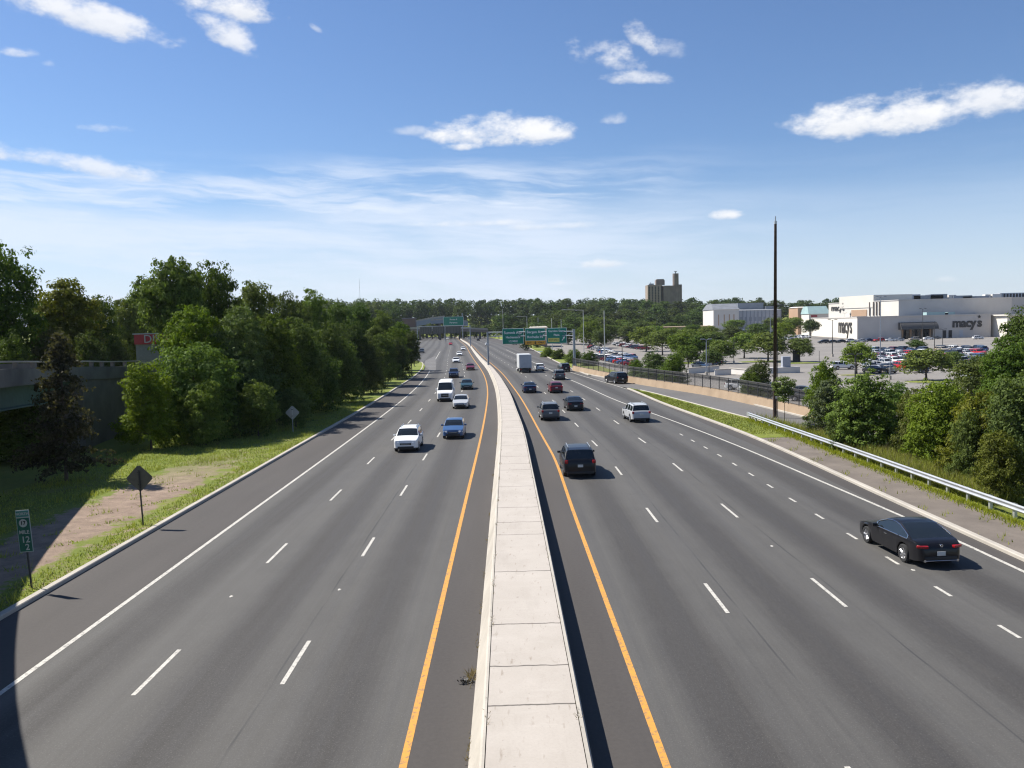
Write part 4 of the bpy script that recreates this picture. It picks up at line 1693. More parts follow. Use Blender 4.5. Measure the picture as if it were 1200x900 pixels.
# flyover ramps crossing at the end of the view
def flyover(name, label, A, zA, B, zB, th, wid, mat, npier):
    t = thing(name, label, 'bridge', (0, 0, 0))
    A, B = Vector((*A, zA)), Vector((*B, zB))
    P = [A.lerp(B, k / 8) + Vector((0, 0, 1.2 * math.sin(math.pi * k / 8))) for k in range(9)]
    mb(mat).sweep(P, [(0, 0), (0, -th), (-wid, -th), (-wid, 0)]).build('deck', t)
    mb('concrete_kerb').sweep(P, [(0.02, .9), (.02, -.3), (-.28, -.3), (-.28, .9)]).build('parapet', t)
    for k in range(npier):
        p = A.lerp(B, (k + .6) / npier)
        m = mb('concrete_old')
        m.tube((p.x, p.y + 4, -2), (p.x, p.y + 4, p.z - th + 1), .9, n=10)
        m.build('pier', t)


xa, _, za = D(466, 386, 640)
xb, _, zb = D(556, 386.5, 640)
flyover('far_overpass', 'far concrete overpass closing off the highway', (xa - 8, 640), za, (xb + 10, 640), zb, 2.3, 9, 'wall_brown_dark', 5)
xa, _, za = D(455, 384, 720)
xb, _, zb = D(521, 371, 760)
flyover('rising_flyover', 'grey flyover ramp rising above the far overpass', (xa, 720), za - 1, (xb, 760), zb, 4.5, 9, 'pole_grey', 4)
xa, _, za = D(505, 375.5, 700)
xb, _, zb = D(548, 377, 700)
flyover('upper_flyover', 'upper grey flyover behind the small far green sign', (xa, 700), za, (xb, 700), zb, 3.0, 8, 'pole_grey', 3)
x, _, z = D(479, 383, 650)
bx = thing('brown_building', 'small brown building left of the far overpass', 'building', (x, 655, -1.6))
mb('brick_far').box(0, 0, (z + 8) / 2, 10, 8, z + 8).build('wall', bx)
mb('roof_slate').box(0, 0, z + 8.2, 10.6, 8.6, .5).build('roof', bx)

# ------------------------------------------------------------------ the store and its neighbours
st = thing('department_store', 'large pale stepped department store with dark lowercase lettering', 'store', (0, 0, 0))
Ax, Ay = G(1004.5, 398.7, LOTZ)
Bx, By = D(951, 392, 500)[:2]
Cx, Cy = G(1161, 395.5, LOTZ)
Cy = Ay + 2
Cx = D(1161, 390, Cy)[0]
zl = D(1004.5, 372.3, Ay)[2]
Z0 = LOTZ - .3


def prism(m, pts, z0, z1, wall, roof=None):
    n = len(pts)
    m.use(wall)
    for i in range(n):
        a, b = pts[i], pts[(i + 1) % n]
        m.face([(a[0], a[1], z0), (b[0], b[1], z0), (b[0], b[1], z1), (a[0], a[1], z1)])
    m.use(roof or wall)
    m.face([(p[0], p[1], z1) for p in pts])


def coping(m, pts, z1, h=.5, w=.6, mat='wall_cream'):
    m.use(mat)
    n = len(pts)
    for i in range(n):
        a, b = Vector(pts[i]), Vector(pts[(i + 1) % n])
        c = (a + b) / 2
        m.box(c.x, c.y, z1 + h / 2, (b - a).length + w, w, h, math.atan2(b.y - a.y, b.x - a.x))


low = [(Ax, Ay), (Cx, Cy), (Cx + 35, Cy + 115), (Bx + 10, By + 20), (Bx, By)]
# recess for the entrance in the front wall
ex0, ex1 = D(1057, 390, Ay)[0], D(1095, 390, Ay)[0]
ezt = D(1075, 384.5, Ay)[2]
m = MB()
m.use('wall_grey')  # front wall takes the tone with its shade painted in
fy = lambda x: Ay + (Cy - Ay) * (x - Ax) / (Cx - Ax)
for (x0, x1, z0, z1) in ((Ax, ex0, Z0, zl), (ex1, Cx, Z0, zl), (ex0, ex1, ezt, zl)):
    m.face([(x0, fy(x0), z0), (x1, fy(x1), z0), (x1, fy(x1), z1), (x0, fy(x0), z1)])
for x in (ex0, ex1):
    m.face([(x, fy(x), Z0), (x, fy(x) + 4, Z0), (x, fy(x) + 4, ezt), (x, fy(x), ezt)])
m.face([(ex0, fy(ex0), ezt), (ex1, fy(ex1), ezt), (ex1, fy(ex1) + 4, ezt), (ex0, fy(ex0) + 4, ezt)])
m.use('wall_cream')
for i in range(1, len(low)):
    a, b = low[i], low[(i + 1) % len(low)]
    m.face([(a[0], a[1], Z0), (b[0], b[1], Z0), (b[0], b[1], zl), (a[0], a[1], zl)])
m.use('roof_slate').face([(p[0], p[1], zl - .02) for p in low])
m.build('lower_wall', st)
m = MB()
coping(m, low, zl, .45, .5, 'wall_grey')
m.build('lower_coping', st)
# upper block
Ux, Uy = D(1053, 371, Ay + 26)[:2]
VBx, VBy = D(971, 371, By - 20)[:2]
zu = D(1053, 352, Uy)[2]
up = [(Ux, Uy), (Ux + 60, Uy + 4), (Ux + 61, Uy + 8), (Ux + 150, Uy + 14), (Ux + 150, Uy + 110), (VBx + 20, VBy + 40), (VBx, VBy)]
m = MB()
prism(m, up, zl - .2, zu, 'wall_cream', 'roof_slate')
o = m.build('upper_wall', st)
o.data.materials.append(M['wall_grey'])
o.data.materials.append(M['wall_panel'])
for k in (0, 1):  # front faces of the upper block get the painted shade tone
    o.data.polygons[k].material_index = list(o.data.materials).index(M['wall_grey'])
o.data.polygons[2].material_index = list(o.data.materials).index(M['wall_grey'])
m = MB()
coping(m, up, zu, .4, .5, 'wall_grey')
m.build('upper_coping', st)
# penthouse on the lit side
lv = Vector((VBx - Ux, VBy - Uy, 0)).normalized()
ln = Vector((lv.y, -lv.x, 0))
if ln.x > 0:
    ln = -ln
Lw = math.hypot(VBx - Ux, VBy - Uy)


def on_wall(t, outv):
    p = Vector((Ux, Uy, 0)) + lv * (Lw * t) + ln * outv
    return p


def wall_t(u):
    """fraction along the lit upper wall seen at column u"""
    lo, hi = 0.0, 1.0
    for _ in range(40):
        mid = (lo + hi) / 2
        p = on_wall(mid, 0)
        q = ray(u, 370)
        if p.x / p.y > q[0] / q[1]:
            lo = mid
        else:
            hi = mid
    return lo


t0, t1 = wall_t(1024), wall_t(984)
p0, p1 = on_wall(t0, .3), on_wall(t1, .3)
zz = D(1004, 346.8, (p0.y + p1.y) / 2)[2]
m = MB()
ph = [(p0.x, p0.y), (p0.x + 22, p0.y + 3), (p1.x + 22, p1.y + 3), (p1.x, p1.y)]
prism(m, ph, zu - 3, zz, 'wall_cream', 'roof_slate')
m.build('penthouse', st)
m = mb('wall_brown_dark')
for u in (1019.5, 1024.0, 1027.5, 1031.0):
    p = on_wall(wall_t(u), .35)
    m.box(p.x, p.y, (zl + zu) / 2 + .3, .5, .5, (zu - zl) - 1.0)
m.build('downpipe', st)
pa, pb = on_wall(wall_t(1016), .08), on_wall(wall_t(998), .08)
c = (pa + pb) / 2
mb('wall_tan').box(c.x, c.y, zl + (zu - zl) * .30, (pb - pa).length, .5, (zu - zl) * .42, math.atan2(pb.y - pa.y, pb.x - pa.x)).build('blind_panel', st)


def wall_text(parent, s, size, p, direction, mat='lettering_dark', **kw):
    rz = math.atan2(direction.y, direction.x)
    t = text(parent, s, size, mat, p, rz, **kw)
    return t


def macys(p, d, width, bold=.035):
    """store lettering, its apostrophe a small five pointed star"""
    out = Vector((d.y, -d.x, 0))
    kw = dict(depth=.14, bold=bold, spacing=.93)
    me1, me2 = text_mesh('macy', 1.0, 'lettering_dark', **kw), text_mesh('s', 1.0, 'lettering_dark', **kw)
    b1 = [v.co.x for v in me1.vertices]
    b2 = [v.co.x for v in me2.vertices]
    w1, w2 = max(b1) - min(b1), max(b2) - min(b2)
    gap = .07
    sc = width / (w1 + w2 + gap)
    xs = (-width / 2 - min(b1) * sc, width / 2 - max(b2) * sc)
    for s_, off_ in (('macy', xs[0]), ('s', xs[1])):
        t = wall_text(st, s_, 1.0, p + out * .16 + d * off_, d, **kw)
        t.scale = (sc, sc, 1)
    sm = mb('lettering_dark')
    cc = p + out * .3 + d * (width / 2 - w2 * sc * .62) + Vector((0, 0, sc * .50))
    sm.face([cc + d * (math.cos(math.pi / 2 + k * math.pi / 5) * sc * (.17 if k % 2 == 0 else .075)) + Vector((0, 0, math.sin(math.pi / 2 + k * math.pi / 5) * sc * (.17 if k % 2 == 0 else .075))) for k in range(10)])
    sm.build('star', st)


d_front = Vector((Cx - Ax, Cy - Ay, 0)).normalized()
u0, u1 = 1118, 1153
fx0, fx1 = D(u0, 380, Ay)[0], D(u1, 380, Ay)[0]
zc = D(1135, 378.6, Ay)[2]
macys(Vector(((fx0 + fx1) / 2, fy((fx0 + fx1) / 2), zc)), d_front, fx1 - fx0)
# lower lit wall
dl = Vector((Ax - Bx, Ay - By, 0)).normalized()
pw = Vector((Ax, Ay, 0)) - dl * 22
macys(Vector((pw.x, pw.y, D(996, 382, Ay + 20)[2])), dl, 26.0, .012)
# upper lit wall
t0, t1 = wall_t(989.5), wall_t(974.5)
p = on_wall((t0 + t1) / 2, 0)
macys(Vector((p.x, p.y, D(982, 361, p.y)[2])), -lv, (t1 - t0) * Lw, .012)
# entrance: dark canopy, glass, doors
m = mb('canopy_dark')
cw = ex1 - ex0
zc0, zc1 = D(1075, 385.8, Ay)[2], D(1075, 377.5, Ay)[2]
vsn, fsn = [], []
for k in range(9):
    a = k / 8 * math.pi / 2
    for x in (ex0 - 1.5, ex1 + 1.0):
        vsn.append((x, fy(x) - 3.4 * math.cos(a) - .02, zc0 + (zc1 - zc0) * math.sin(a)))
for k in range(8):
    fsn.append((2 * k, 2 * k + 1, 2 * k + 3, 2 * k + 2))
m.add(vsn, fsn)
m.face([(ex0 - 1.5, fy(ex0) - 3.4, zc0), (ex1 + 1, fy(ex1) - 3.4, zc0), (ex1 + 1, fy(ex1) - .02, zc0), (ex0 - 1.5, fy(ex0) - .02, zc0)])
for x in (ex0 - 1.5, ex1 + 1.0):
    m.face([(x, fy(x) - .02, zc0)] + [(x, fy(x) - 3.4 * math.cos(k / 8 * math.pi / 2) - .02, zc0 + (zc1 - zc0) * math.sin(k / 8 * math.pi / 2)) for k in range(9)])
m.build('entrance_canopy', st)
m = mb('glass')
m.face([(ex0, fy(ex0) + 3.9, Z0), (ex1, fy(ex1) + 3.9, Z0), (ex1, fy(ex1) + 3.9, ezt), (ex0, fy(ex0) + 3.9, ezt)])
m.build('entrance_glazing', st)
m = mb('wall_tan')
for k in (.06, .32, .68, .94):
    x = ex0 + (ex1 - ex0) * k
    m.box(x, fy(x) + 1.2, (Z0 + ezt) / 2, .8, .8, ezt - Z0)
m.build('column', st)
for u in (1108.3, 1115.3):
    x = D(u, 391, Ay)[0]
    mb('dark_void').box(x, fy(x) - .04, LOTZ + 1.9, 1.7, .12, 3.6).build('service_door', st)
x = D(1128.5, 391, Ay)[0]
mb('wall_panel').box(x, fy(x) - .03, LOTZ + 1.9, 1.8, .08, 3.4).build('service_door', st)
# rooftop plant
for u, v0, v1, dw, dd, mat in [(1062, 352, 347.5, 5, 5, 'wall_panel'), (1068, 352, 345.5, 7, 6, 'wall_panel'), (1085, 352, 346.5, 16, 6, 'rooftop_metal'), (1097, 352, 345.2, 9, 6, 'rooftop_metal'), (1114, 352, 346.0, 4, 4, 'wall_white'),
                               (1125, 352, 346.8, 10, 6, 'rooftop_metal'), (1140, 352, 347.5, 14, 6, 'rooftop_metal'), (1156, 352, 345.4, 3, 3, 'wall_white'), (1166, 352, 344.8, 5, 4, 'wall_white'), (1033, 352, 347.3, 13, 8, 'rooftop_metal'), (1046, 352, 347.0, 16, 8, 'rooftop_metal')]:
    Yp = Uy + 26
    x, _, z1 = D(u, v1, Yp)
    bx_ = mb(mat)
    bx_.box(x, Yp, (zu + z1) / 2, dw, dd, z1 - zu + .3, 0, .1)
    bx_.build('rooftop_unit', st)
x0_, x1_ = D(1172, 345, Uy + 30)[0], D(1240, 345, Uy + 30)[0]
zt_ = D(1185, 343.2, Uy + 30)[2]
m = mb('wall_panel')
m.box((x0_ + x1_) / 2, Uy + 33, (zu + zt_) / 2, x1_ - x0_, 6, zt_ - zu)
m.use('dark_void')
k = 0
xx = x0_ + .6
while xx < x1_:
    m.box(xx, Uy + 29.9, (zu + zt_) / 2, .9, .25, (zt_ - zu) * .72)
    xx += 1.7
m.build('skylight', st)
x, _, z1 = D(1098, 368.2, Ay + 6)
m = mb('roof_teal').box(x, Ay + 9, zl + .9, 9, 4, 1.8)
m.use('roof_teal').box(x + 7.5, Ay + 9, zl + .9, 3.5, 4, 1.5)
m.use('dark_void').box(x + 5.2, Ay + 7.2, zl + .8, 1.5, .6, 1.2)
m.build('rooftop_unit', st)
# tan annex at the right end
x0_ = D(1179, 380, Ay - 8)[0]
an = thing('store_annex', 'small tan annex with a pale roof slab at the store\'s right end', 'building', (x0_, Ay - 8, LOTZ))
mb('wall_cream').box(14, 16, 5.0, 27, 32, 10.0).build('wall', an)
m = mb('wall_cream')
m.box(14.5, 15, 10.3, 30, 34, .6)
m.build('roof', an)
mb('wall_cream').box(-1.0, -1.5, 4.6, 6, 2.5, .45).build('awning', an)

# neighbours
def building(name, label, u0, u1, vt, Y, depth, zb, mat, roof, rh=1.0, extra=None):
    xa, _, z1 = D(u0, vt, Y)
    xb = D(u1, vt, Y)[0]
    t = thing(name, label, 'building', ((xa + xb) / 2, Y, zb))
    w, h = xb - xa, z1 - zb
    m = mb(mat)
    m.box(0, depth / 2, h / 2, w, depth, h)
    m.build('wall', t)
    r = mb(roof)
    a, b = w / 2 + .4, w / 2 * .92
    y0, y1 = -.4, depth + .4
    r.add([(-a, y0, h), (a, y0, h), (a, y1, h), (-a, y1, h), (-b, y0 + depth * .3, h + rh), (b, y0 + depth * .3, h + rh), (b, y1 - depth * .3, h + rh), (-b, y1 - depth * .3, h + rh)],
          [(0, 1, 5, 4), (1, 2, 6, 5), (2, 3, 7, 6), (3, 0, 4, 7), (4, 5, 6, 7)])
    r.build('roof', t)
    return t, w, h


t, w, h = building('white_block', 'bright white block with a slate roof beyond the car park', 836, 866, 363, 560, 30, LOTZ, 'wall_white', 'roof_slate', 4)
m = mb('wall_tan')
for q in (-.3, -.08, .12, .3):
    m.box(q * w, -.05, h * .62, .6, .1, h * .4)
m.build('wall_lettering', t)
t, w, h = building('grey_mall_block', 'long grey mall block with stepped roofs behind the tall timber pole', 866, 915, 364, 575, 34, LOTZ, 'wall_panel', 'roof_slate', 1.2)
m = mb('rooftop_metal')
m.box(-4, 14, h + 2.6, w * .62, 12, 5.2)
m.box(w * .3, 10, h + 1.2, w * .2, 9, 3)
m.build('upper_storey', t)
for q in range(9):
    for zf in (.66, .33):
        mb('pole_grey').box((q / 8 - .5) * w * .9, -.05, h * zf, w * .06, .1, h * .16).build('window', t)
m = mb('pole_grey')
for q in range(12):
    m.box((q / 11 - .5) * w, -.15, h * .5, .5, .25, h)
m.build('pilaster', t)
t, w, h = building('tan_teal_building', 'tan ended building with a glazed teal roof left of the store', 935, 948, 360.5, 560, 18, LOTZ, 'wall_tan', 'wall_cream', .6)
t, w, h = building('teal_roof_building', 'low building with a long sloping teal roof beside the store', 948, 972, 368, 545, 16, LOTZ, 'wall_cream', 'roof_teal', 5)
m = mb('red_panel')
m.box(-w * .25, -.1, h * .9, w * .3, .2, 1.2)
m.build('sign_band', t)
t, w, h = building('parking_deck', 'low tan parking deck with a dark opening across the car park', 768, 836, 383.5, 480, 24, LOTZ, 'concrete_tan', 'concrete_tan', .2)
m = mb('dark_void')
m.box(-w * .44, -.05, h * .55, 3.4, .1, 2.8)
for q in range(7):
    m.box(w * (-.3 + q * .11), -.05, h * .45, 2.4, .1, .9)
m.build('opening', t)
t, w, h = building('pale_shed', 'pale low shed roof above the middle green sign', 621, 641, 384.2, 390, 14, -1.5, 'wall_tan', 'concrete_kerb', .7)
m = mb('glass')
for q in (-.3, 0, .3):
    m.box(q * w, -.04, h * .5, 1.5, .1, 1.2)
m.build('window', t)
# tower on the ridge
TY = 885.0
x0_, _, zt_ = D(759, 334, TY)
x1_ = D(801, 334, TY)[0]
zb_ = -1.6 + hill((x0_ + x1_) / 2, TY)
tw = thing('tower_block', 'brown brick tower block with a round chimney standing above the ridge', 'building', ((x0_ + x1_) / 2, TY, zb_))
W = x1_ - x0_
h = zt_ - zb_
P = TY / FPX
m = mb('wall_brown')
m.box(-W * .30, 8, h / 2, W * .40, 16, h)
m.build('wall', tw)
m = mb('wall_brown_dark')
m.box(-W * .02, 10, h * .485, W * .22, 16, h * .97, math.radians(20))
m.box(W * .22, 12, h * .485, W * .40, 14, h * .97)
m.box(W * .42, 13, h / 2, W * .14, 13, h * 1.005)
m.build('rear_wing', tw)
m = mb('wall_brown_dark')
m.box(-W * .12, 9, h + 2.6, W * .24, 8, 5.2)
m.box(-W * .12, 9, h + 5.6, W * .20, 7, 1.0)
m.build('roof_house', tw)
zc_ = D(793.5, 320, TY)[2] - zb_
m = mb('wall_brown_dark')
xc = D(793.5, 330, TY)[0] - tw.location.x
m.tube((xc, 8, 0), (xc, 8, zc_), 3.4, 3.2, 16)
m.build('chimney', tw, smooth=40)
m = mb('pole_grey')
m.tube((xc, 8, zc_), (xc, 8, zc_ + 1.5), .5, n=8)
m.lathe([(1.2, 0.2), (1.6, 1.2), (2.4, 1.5)], 'z', 14, (xc, 8, zc_))
m.build('dish', tw)
m = mb('dark_void')
for r_ in range(11):
    z = h * (.36 + r_ * .056)
    for q in range(4):
        m.box(-W * .455 + q * W * .085, -.05, z, W * .035, .15, 1.3)
    m.box(-W * .115, -.05, z, W * .03, .25, 1.8)
m.build('window_grid', tw)
m = mb('pole_grey')
m.tube((-W * .4, 4, h), (-W * .4, 4, h + 3), .3, n=6)
m.box(-W * .38, 5, h + .8, 5, 3, 1.6)
m.build('roof_mast', tw)
# thin mast far off over the left wood
x, _, z = D(421, 327, 900)
t = thing('radio_mast', 'hair thin radio mast above the far wooded ridge', 'mast', (x, 900, 10))
mb('pole_pale').tube((0, 0, 0), (0, 0, z - 10), .22, .12, 6).build('shaft', t)
mb('pole_pale').box(0, 0, z * .7, 1.2, .3, .3).build('antenna', t)

# things standing in the lot
x, y = G(921, 437, LOTZ)
t = thing('utility_box', 'blue grey cabinet on a pale plinth in the lot right of the timber pole', 'cabinet', (x, y, LOTZ))
mb('wall_white').box(-.6, 0, .6, 6.4, 1.6, 1.2, 0, .05).build('plinth', t)
mb('pale_panel').box(0, .1, 2.25, 1.6, 1.2, 2.1, 0, .04).build('cabinet', t)
for k, (ua, va, ub, vb, lab) in enumerate([(806, 438, 842, 432, 'white ramped concrete wall nearest the fence in the lot'), (838, 440, 856, 436, 'pale blue white low wall beside the ramped concrete wall'), (856, 438, 876, 437, 'short pale low wall left of the bush by the fence')]):
    xa, ya = G(ua, va, LOTZ)
    xb, yb = G(ub, vb + 3, LOTZ)
    t = thing('low_wall', lab, 'wall', ((xa + xb) / 2, (ya + yb) / 2, LOTZ), math.atan2(yb - ya, xb - xa))
    ln_ = math.hypot(xb - xa, yb - ya)
    mb('wall_white').box(0, 0, .55, ln_, .5, 1.1, 0, .05).build('wall', t)
    mb('concrete_kerb').box(0, 0, 1.16, ln_ + .2, .7, .14, 0, .03).build('coping', t)
x, y = G(933, 424, LOTZ)
t = thing('dark_kiosk', 'dark upright panel beside the umbrella shaped tree', 'panel', (x, y, LOTZ))
mb('pole_dark').box(0, 0, 1.4, 1.6, .6, 2.8, 0, .04).build('body', t)
mb('pole_grey').box(0, 0, 2.85, 1.7, .7, .1).build('cap', t)
for u, v, w, lab in [(937, 426, 50, 'grass island under the umbrella shaped tree'), (1004, 440, 44, 'dry grass island under the round topped tree'), (900, 424, 70, ''), (800, 426, 80, ''), (1090, 448, 60, '')]:
    x, y = G(u, v, LOTZ)
    m = mb('lawn_grass' if u != 1004 else 'rough_grass')
    a = w * y / FPX / 2
    vs_ = [(x + a * math.cos(k / 16 * 6.283), y + a * .55 * math.sin(k / 16 * 6.283), LOTZ + .13) for k in range(16)]
    m.face(vs_)
    m.use('concrete_kerb')
    for k in range(16):
        p, q = vs_[k], vs_[(k + 1) % 16]
        m.face([(p[0], p[1], LOTZ - .05), (q[0], q[1], LOTZ - .05), q, p])
    structure(m.build('planting_island'))
# painted bay lines in the lot
bl = mb('white_paint')
for (ua, va, ub, vb) in [(705, 427, 742, 413), (960, 404, 1100, 400.5), (1015, 413, 1080, 440), (1105, 413, 1150, 432), (1000, 420, 1120, 420), (770, 408, 900, 404), (880, 400, 950, 398)]:
    xa, ya = G(ua, va, LOTZ)
    xb, yb = G(ub, vb, LOTZ)
    d = Vector((xb - xa, yb - ya, 0))
    n_ = min(40, int(d.length / 2.8))
    d.normalize()
    nn = Vector((-d.y, d.x, 0))
    for k in range(n_):
        p = Vector((xa, ya, LOTZ + .005)) + d * (k * 2.8)
        q = p + nn * 5
        bl.face([p, p + d * .12, q + d * .12, q])
structure(bl.build('bay_markings'))
# ------------------------------------------------------------------ vehicles
def lerp_prof(P, y):
    """P: (y, value) from front (large y) to rear"""
    if y >= P[0][0]:
        return P[0][1]
    for (a, va), (b, vb) in zip(P, P[1:]):
        if b <= y <= a:
            return va + (vb - va) * ((a - y) / (a - b + 1e-9))
    return P[-1][1]


CARS = {
    'sedan': dict(L=4.82, W=1.84, belt=.94, k=.42, zb=.24, r=.33, wb=(1.42, -1.40), cowl=1.02, rf=.30, rr=-.88, bl=-1.72, B=-.18,
                  zt=[(2.41, .58), (2.36, .70), (2.22, .76), (1.75, .86), (1.02, .98), (.66, 1.20), (.30, 1.385), (.0, 1.44), (-.40, 1.455), (-.88, 1.41), (-1.3, 1.25), (-1.72, 1.075), (-2.1, 1.06), (-2.30, 1.03), (-2.39, .88), (-2.41, .60)]),
    'coupe': dict(L=4.84, W=1.86, belt=.92, k=.50, zb=.22, r=.345, wb=(1.46, -1.41), cowl=.92, rf=.10, rr=-.80, bl=-1.86, B=-.95, Bw=.0,
                  zt=[(2.42, .56), (2.37, .68), (2.2, .75), (1.7, .85), (.92, .96), (.5, 1.19), (.10, 1.35), (-.25, 1.405), (-.55, 1.405), (-.85, 1.365), (-1.3, 1.22), (-1.86, 1.0), (-2.08, .965), (-2.25, .91), (-2.35, .83), (-2.40, .70), (-2.42, .50)]),
    'suv': dict(L=4.65, W=1.86, belt=1.06, k=.30, zb=.30, r=.36, wb=(1.38, -1.34), cowl=1.05, rf=.42, rr=-1.95, bl=-2.17, B=-.22, C=-1.22,
                zt=[(2.325, .70), (2.28, .90), (2.15, .97), (1.7, 1.05), (1.05, 1.13), (.72, 1.40), (.42, 1.60), (.1, 1.67), (-.5, 1.695), (-1.4, 1.67), (-1.95, 1.61), (-2.06, 1.38), (-2.17, 1.12), (-2.25, 1.05), (-2.31, .9), (-2.325, .66)]),
    'bigsuv': dict(L=5.0, W=1.98, belt=1.12, k=.26, zb=.32, r=.38, wb=(1.48, -1.42), cowl=1.12, rf=.5, rr=-2.16, bl=-2.36, B=-.2, C=-1.3,
                   zt=[(2.5, .76), (2.45, .98), (2.3, 1.04), (1.8, 1.12), (1.12, 1.20), (.8, 1.46), (.5, 1.68), (.15, 1.76), (-.5, 1.79), (-1.6, 1.77), (-2.16, 1.71), (-2.26, 1.46), (-2.36, 1.18), (-2.43, 1.10), (-2.48, .95), (-2.5, .7)]),
    'hatch': dict(L=4.3, W=1.78, belt=.98, k=.34, zb=.26, r=.325, wb=(1.30, -1.25), cowl=1.05, rf=.35, rr=-1.55, bl=-1.98, B=-.15, C=-1.0,
                  zt=[(2.15, .62), (2.1, .76), (1.98, .82), (1.6, .92), (1.05, 1.03), (.7, 1.27), (.35, 1.44), (.05, 1.50), (-.5, 1.515), (-1.1, 1.48), (-1.55, 1.42), (-1.77, 1.24), (-1.98, 1.05), (-2.07, .98), (-2.13, .84), (-2.15, .6)]),
    'van': dict(L=5.9, W=2.04, belt=1.42, k=.12, zb=.34, r=.36, wb=(1.98, -1.72), cowl=2.28, rf=1.50, rr=-2.86, bl=-2.93, B=.55, sideend=.9,
                zt=[(2.95, .86), (2.90, 1.08), (2.72, 1.22), (2.28, 1.42), (1.9, 1.90), (1.50, 2.34), (1.2, 2.50), (.7, 2.56), (-.5, 2.58), (-2.2, 2.57), (-2.75, 2.52), (-2.86, 2.40), (-2.93, 1.5), (-2.95, .7)]),
}


def car_parts(kind):
    """returns {part: MB}"""
    S = CARS[kind]
    L, W, r = S['L'], S['W'], S['r']
    F, R = S['wb']
    Ra = r + .065
    ys = set(y for y, _ in S['zt'])
    y = -L / 2 + .15
    while y < L / 2 - .1:
        ys.add(round(y, 3))
        y += .16
    for c in (F, R):
        for k in range(13):
            ys.add(round(c + Ra * math.cos(math.pi * k / 12), 3))
    pil = []
    for key in ('B', 'C'):
        if key in S:
            b = S[key]
            pw = S.get('Bw', .05)
            pil.append((b - pw, b + pw))
            ys |= {b - pw, b + pw}
    sf = S['cowl'] - .28
    sr = S.get('sideend', S['bl'] + .12 if kind in ('suv', 'bigsuv', 'hatch') else S['bl'] + .22)
    if kind == 'van':
        sf, sr = S['cowl'] - .35, .95
    ys |= {sf, sr, S['cowl'], S['rf'], S['rr'], S['bl']}
    ys = sorted(ys, reverse=True)
    ys = [y for i, y in enumerate(ys) if i == 0 or ys[i - 1] - y > .004]

    def wid(y):
        e = min(L / 2 - y, y + L / 2)
        f = [(0, .80), (.05, .88), (.16, .945), (.42, .985), (.9, 1.0)]
        if kind in ('coupe', 'sedan'):
            f = [(0, .70), (.05, .79), (.16, .87), (.42, .95), (.9, .99), (1.3, 1.0)]
        for (a, va), (b, vb) in zip(f, f[1:]):
            if e <= b:
                return W / 2 * (va + (vb - va) * max(0, (e - a)) / (b - a))
        return W / 2

    rows = []
    for y in ys:
        w = wid(y)
        zt = lerp_prof(S['zt'], y)
        belt = S['belt'] + .04 * (-(y) / (L / 2))
        zs = min(zt - .035, belt)
        zb = S['zb'] + (.05 * sstep(L / 2 - .4, L / 2, abs(y)))
        for c in (F, R):
            if abs(y - c) < Ra:
                zb = max(zb, r + math.sqrt(max(0, Ra ** 2 - (y - c) ** 2)))
        zb = min(zb, zs - .10)
        h = zt - zs
        k = S['k']
        x6 = .95 * w
        wr = x6 - k * max(0, h - .03)
        zm = zb + .5 * (zs - zb)
        pts = [(0, zb), (w * .80, zb), (w * .985, zb + .02), (w * 1.0, max(zm, zb + .03)), (w * .995, zs - .06 if zs - .06 > zm else zm + .01), (w * .97, zs),
               (x6, zs + .012 * min(1, h * 8)), (x6 - k * max(0, h - .03) * .86, zs + h * .84), (wr - .045, zs + h * .965), (wr * .80, zt - .002), (wr * .42, zt + .012), (0, zt + .017)]
        rows.append(pts)
    n = len(rows[0])
    P = {'body': mb('car_paint'), 'windscreen': mb('glass'), 'rear_window': mb('glass'), 'side_window_l': mb('glass'), 'side_window_r': mb('glass')}

    def cell(i, j, s):
        a, b, y0, y1 = rows[i], rows[i + 1], ys[i], ys[i + 1]
        q = [(s * a[j][0], y0, a[j][1]), (s * a[j + 1][0], y0, a[j + 1][1]), (s * b[j + 1][0], y1, b[j + 1][1]), (s * b[j][0], y1, b[j][1])]
        return q if s < 0 else q[::-1]

    for i in range(len(ys) - 1):
        ym = (ys[i] + ys[i + 1]) / 2
        h = lerp_prof(S['zt'], ym) - S['belt']
        for s in (-1, 1):
            for j in range(n - 1):
                part = 'body'
                if j == 6 and sr < ym < sf and not any(a < ym < b for a, b in pil) and h > .1:
                    part = 'side_window_l' if s < 0 else 'side_window_r'
                elif 8 <= j and S['rf'] < ym < S['cowl']:
                    part = 'windscreen'
                elif 8 <= j and S['bl'] < ym < S['rr'] and kind != 'van':
                    part = 'rear_window'
                P[part].face(cell(i, j, s))
    for i, y in ((0, ys[0]), (len(ys) - 1, ys[-1])):
        loop = [(-p[0], y, p[1]) for p in rows[i]] + [(p[0], y, p[1]) for p in rows[i][-2:0:-1]]
        P['body'].face(loop if i else loop[::-1])
    if kind == 'van':
        for s in (-1, 1):
            P['rear_window'].box(s * .45, -L / 2 + .005, 1.95, .62, .02, .6, 0, .005)
    # dark underbody
    u = mb('black_trim')
    u.box(0, 0, (S['zb'] + .62) / 2 + .03, W * .66, L * .93, .62 - S['zb'])
    P['underbody'] = u
    # lower bumper trim, front and rear, with grille
    zf = lerp_prof(S['zt'], L / 2)
    b = mb('black_trim')
    b.box(0, L / 2 - .07, .38, W * .66, .19, .20, 0, .04)
    if kind in ('suv', 'bigsuv', 'van'):
        b.box(0, L / 2 - .09, .31, W * .84, .2, .12, 0, .04)
    P['front_intake'] = b
    b = mb('black_trim')
    b.box(0, -L / 2 + .07, .37, W * (.82 if kind in ('suv', 'bigsuv', 'van') else .66), .2, .16, 0, .04)
    P['rear_bumper_trim'] = b
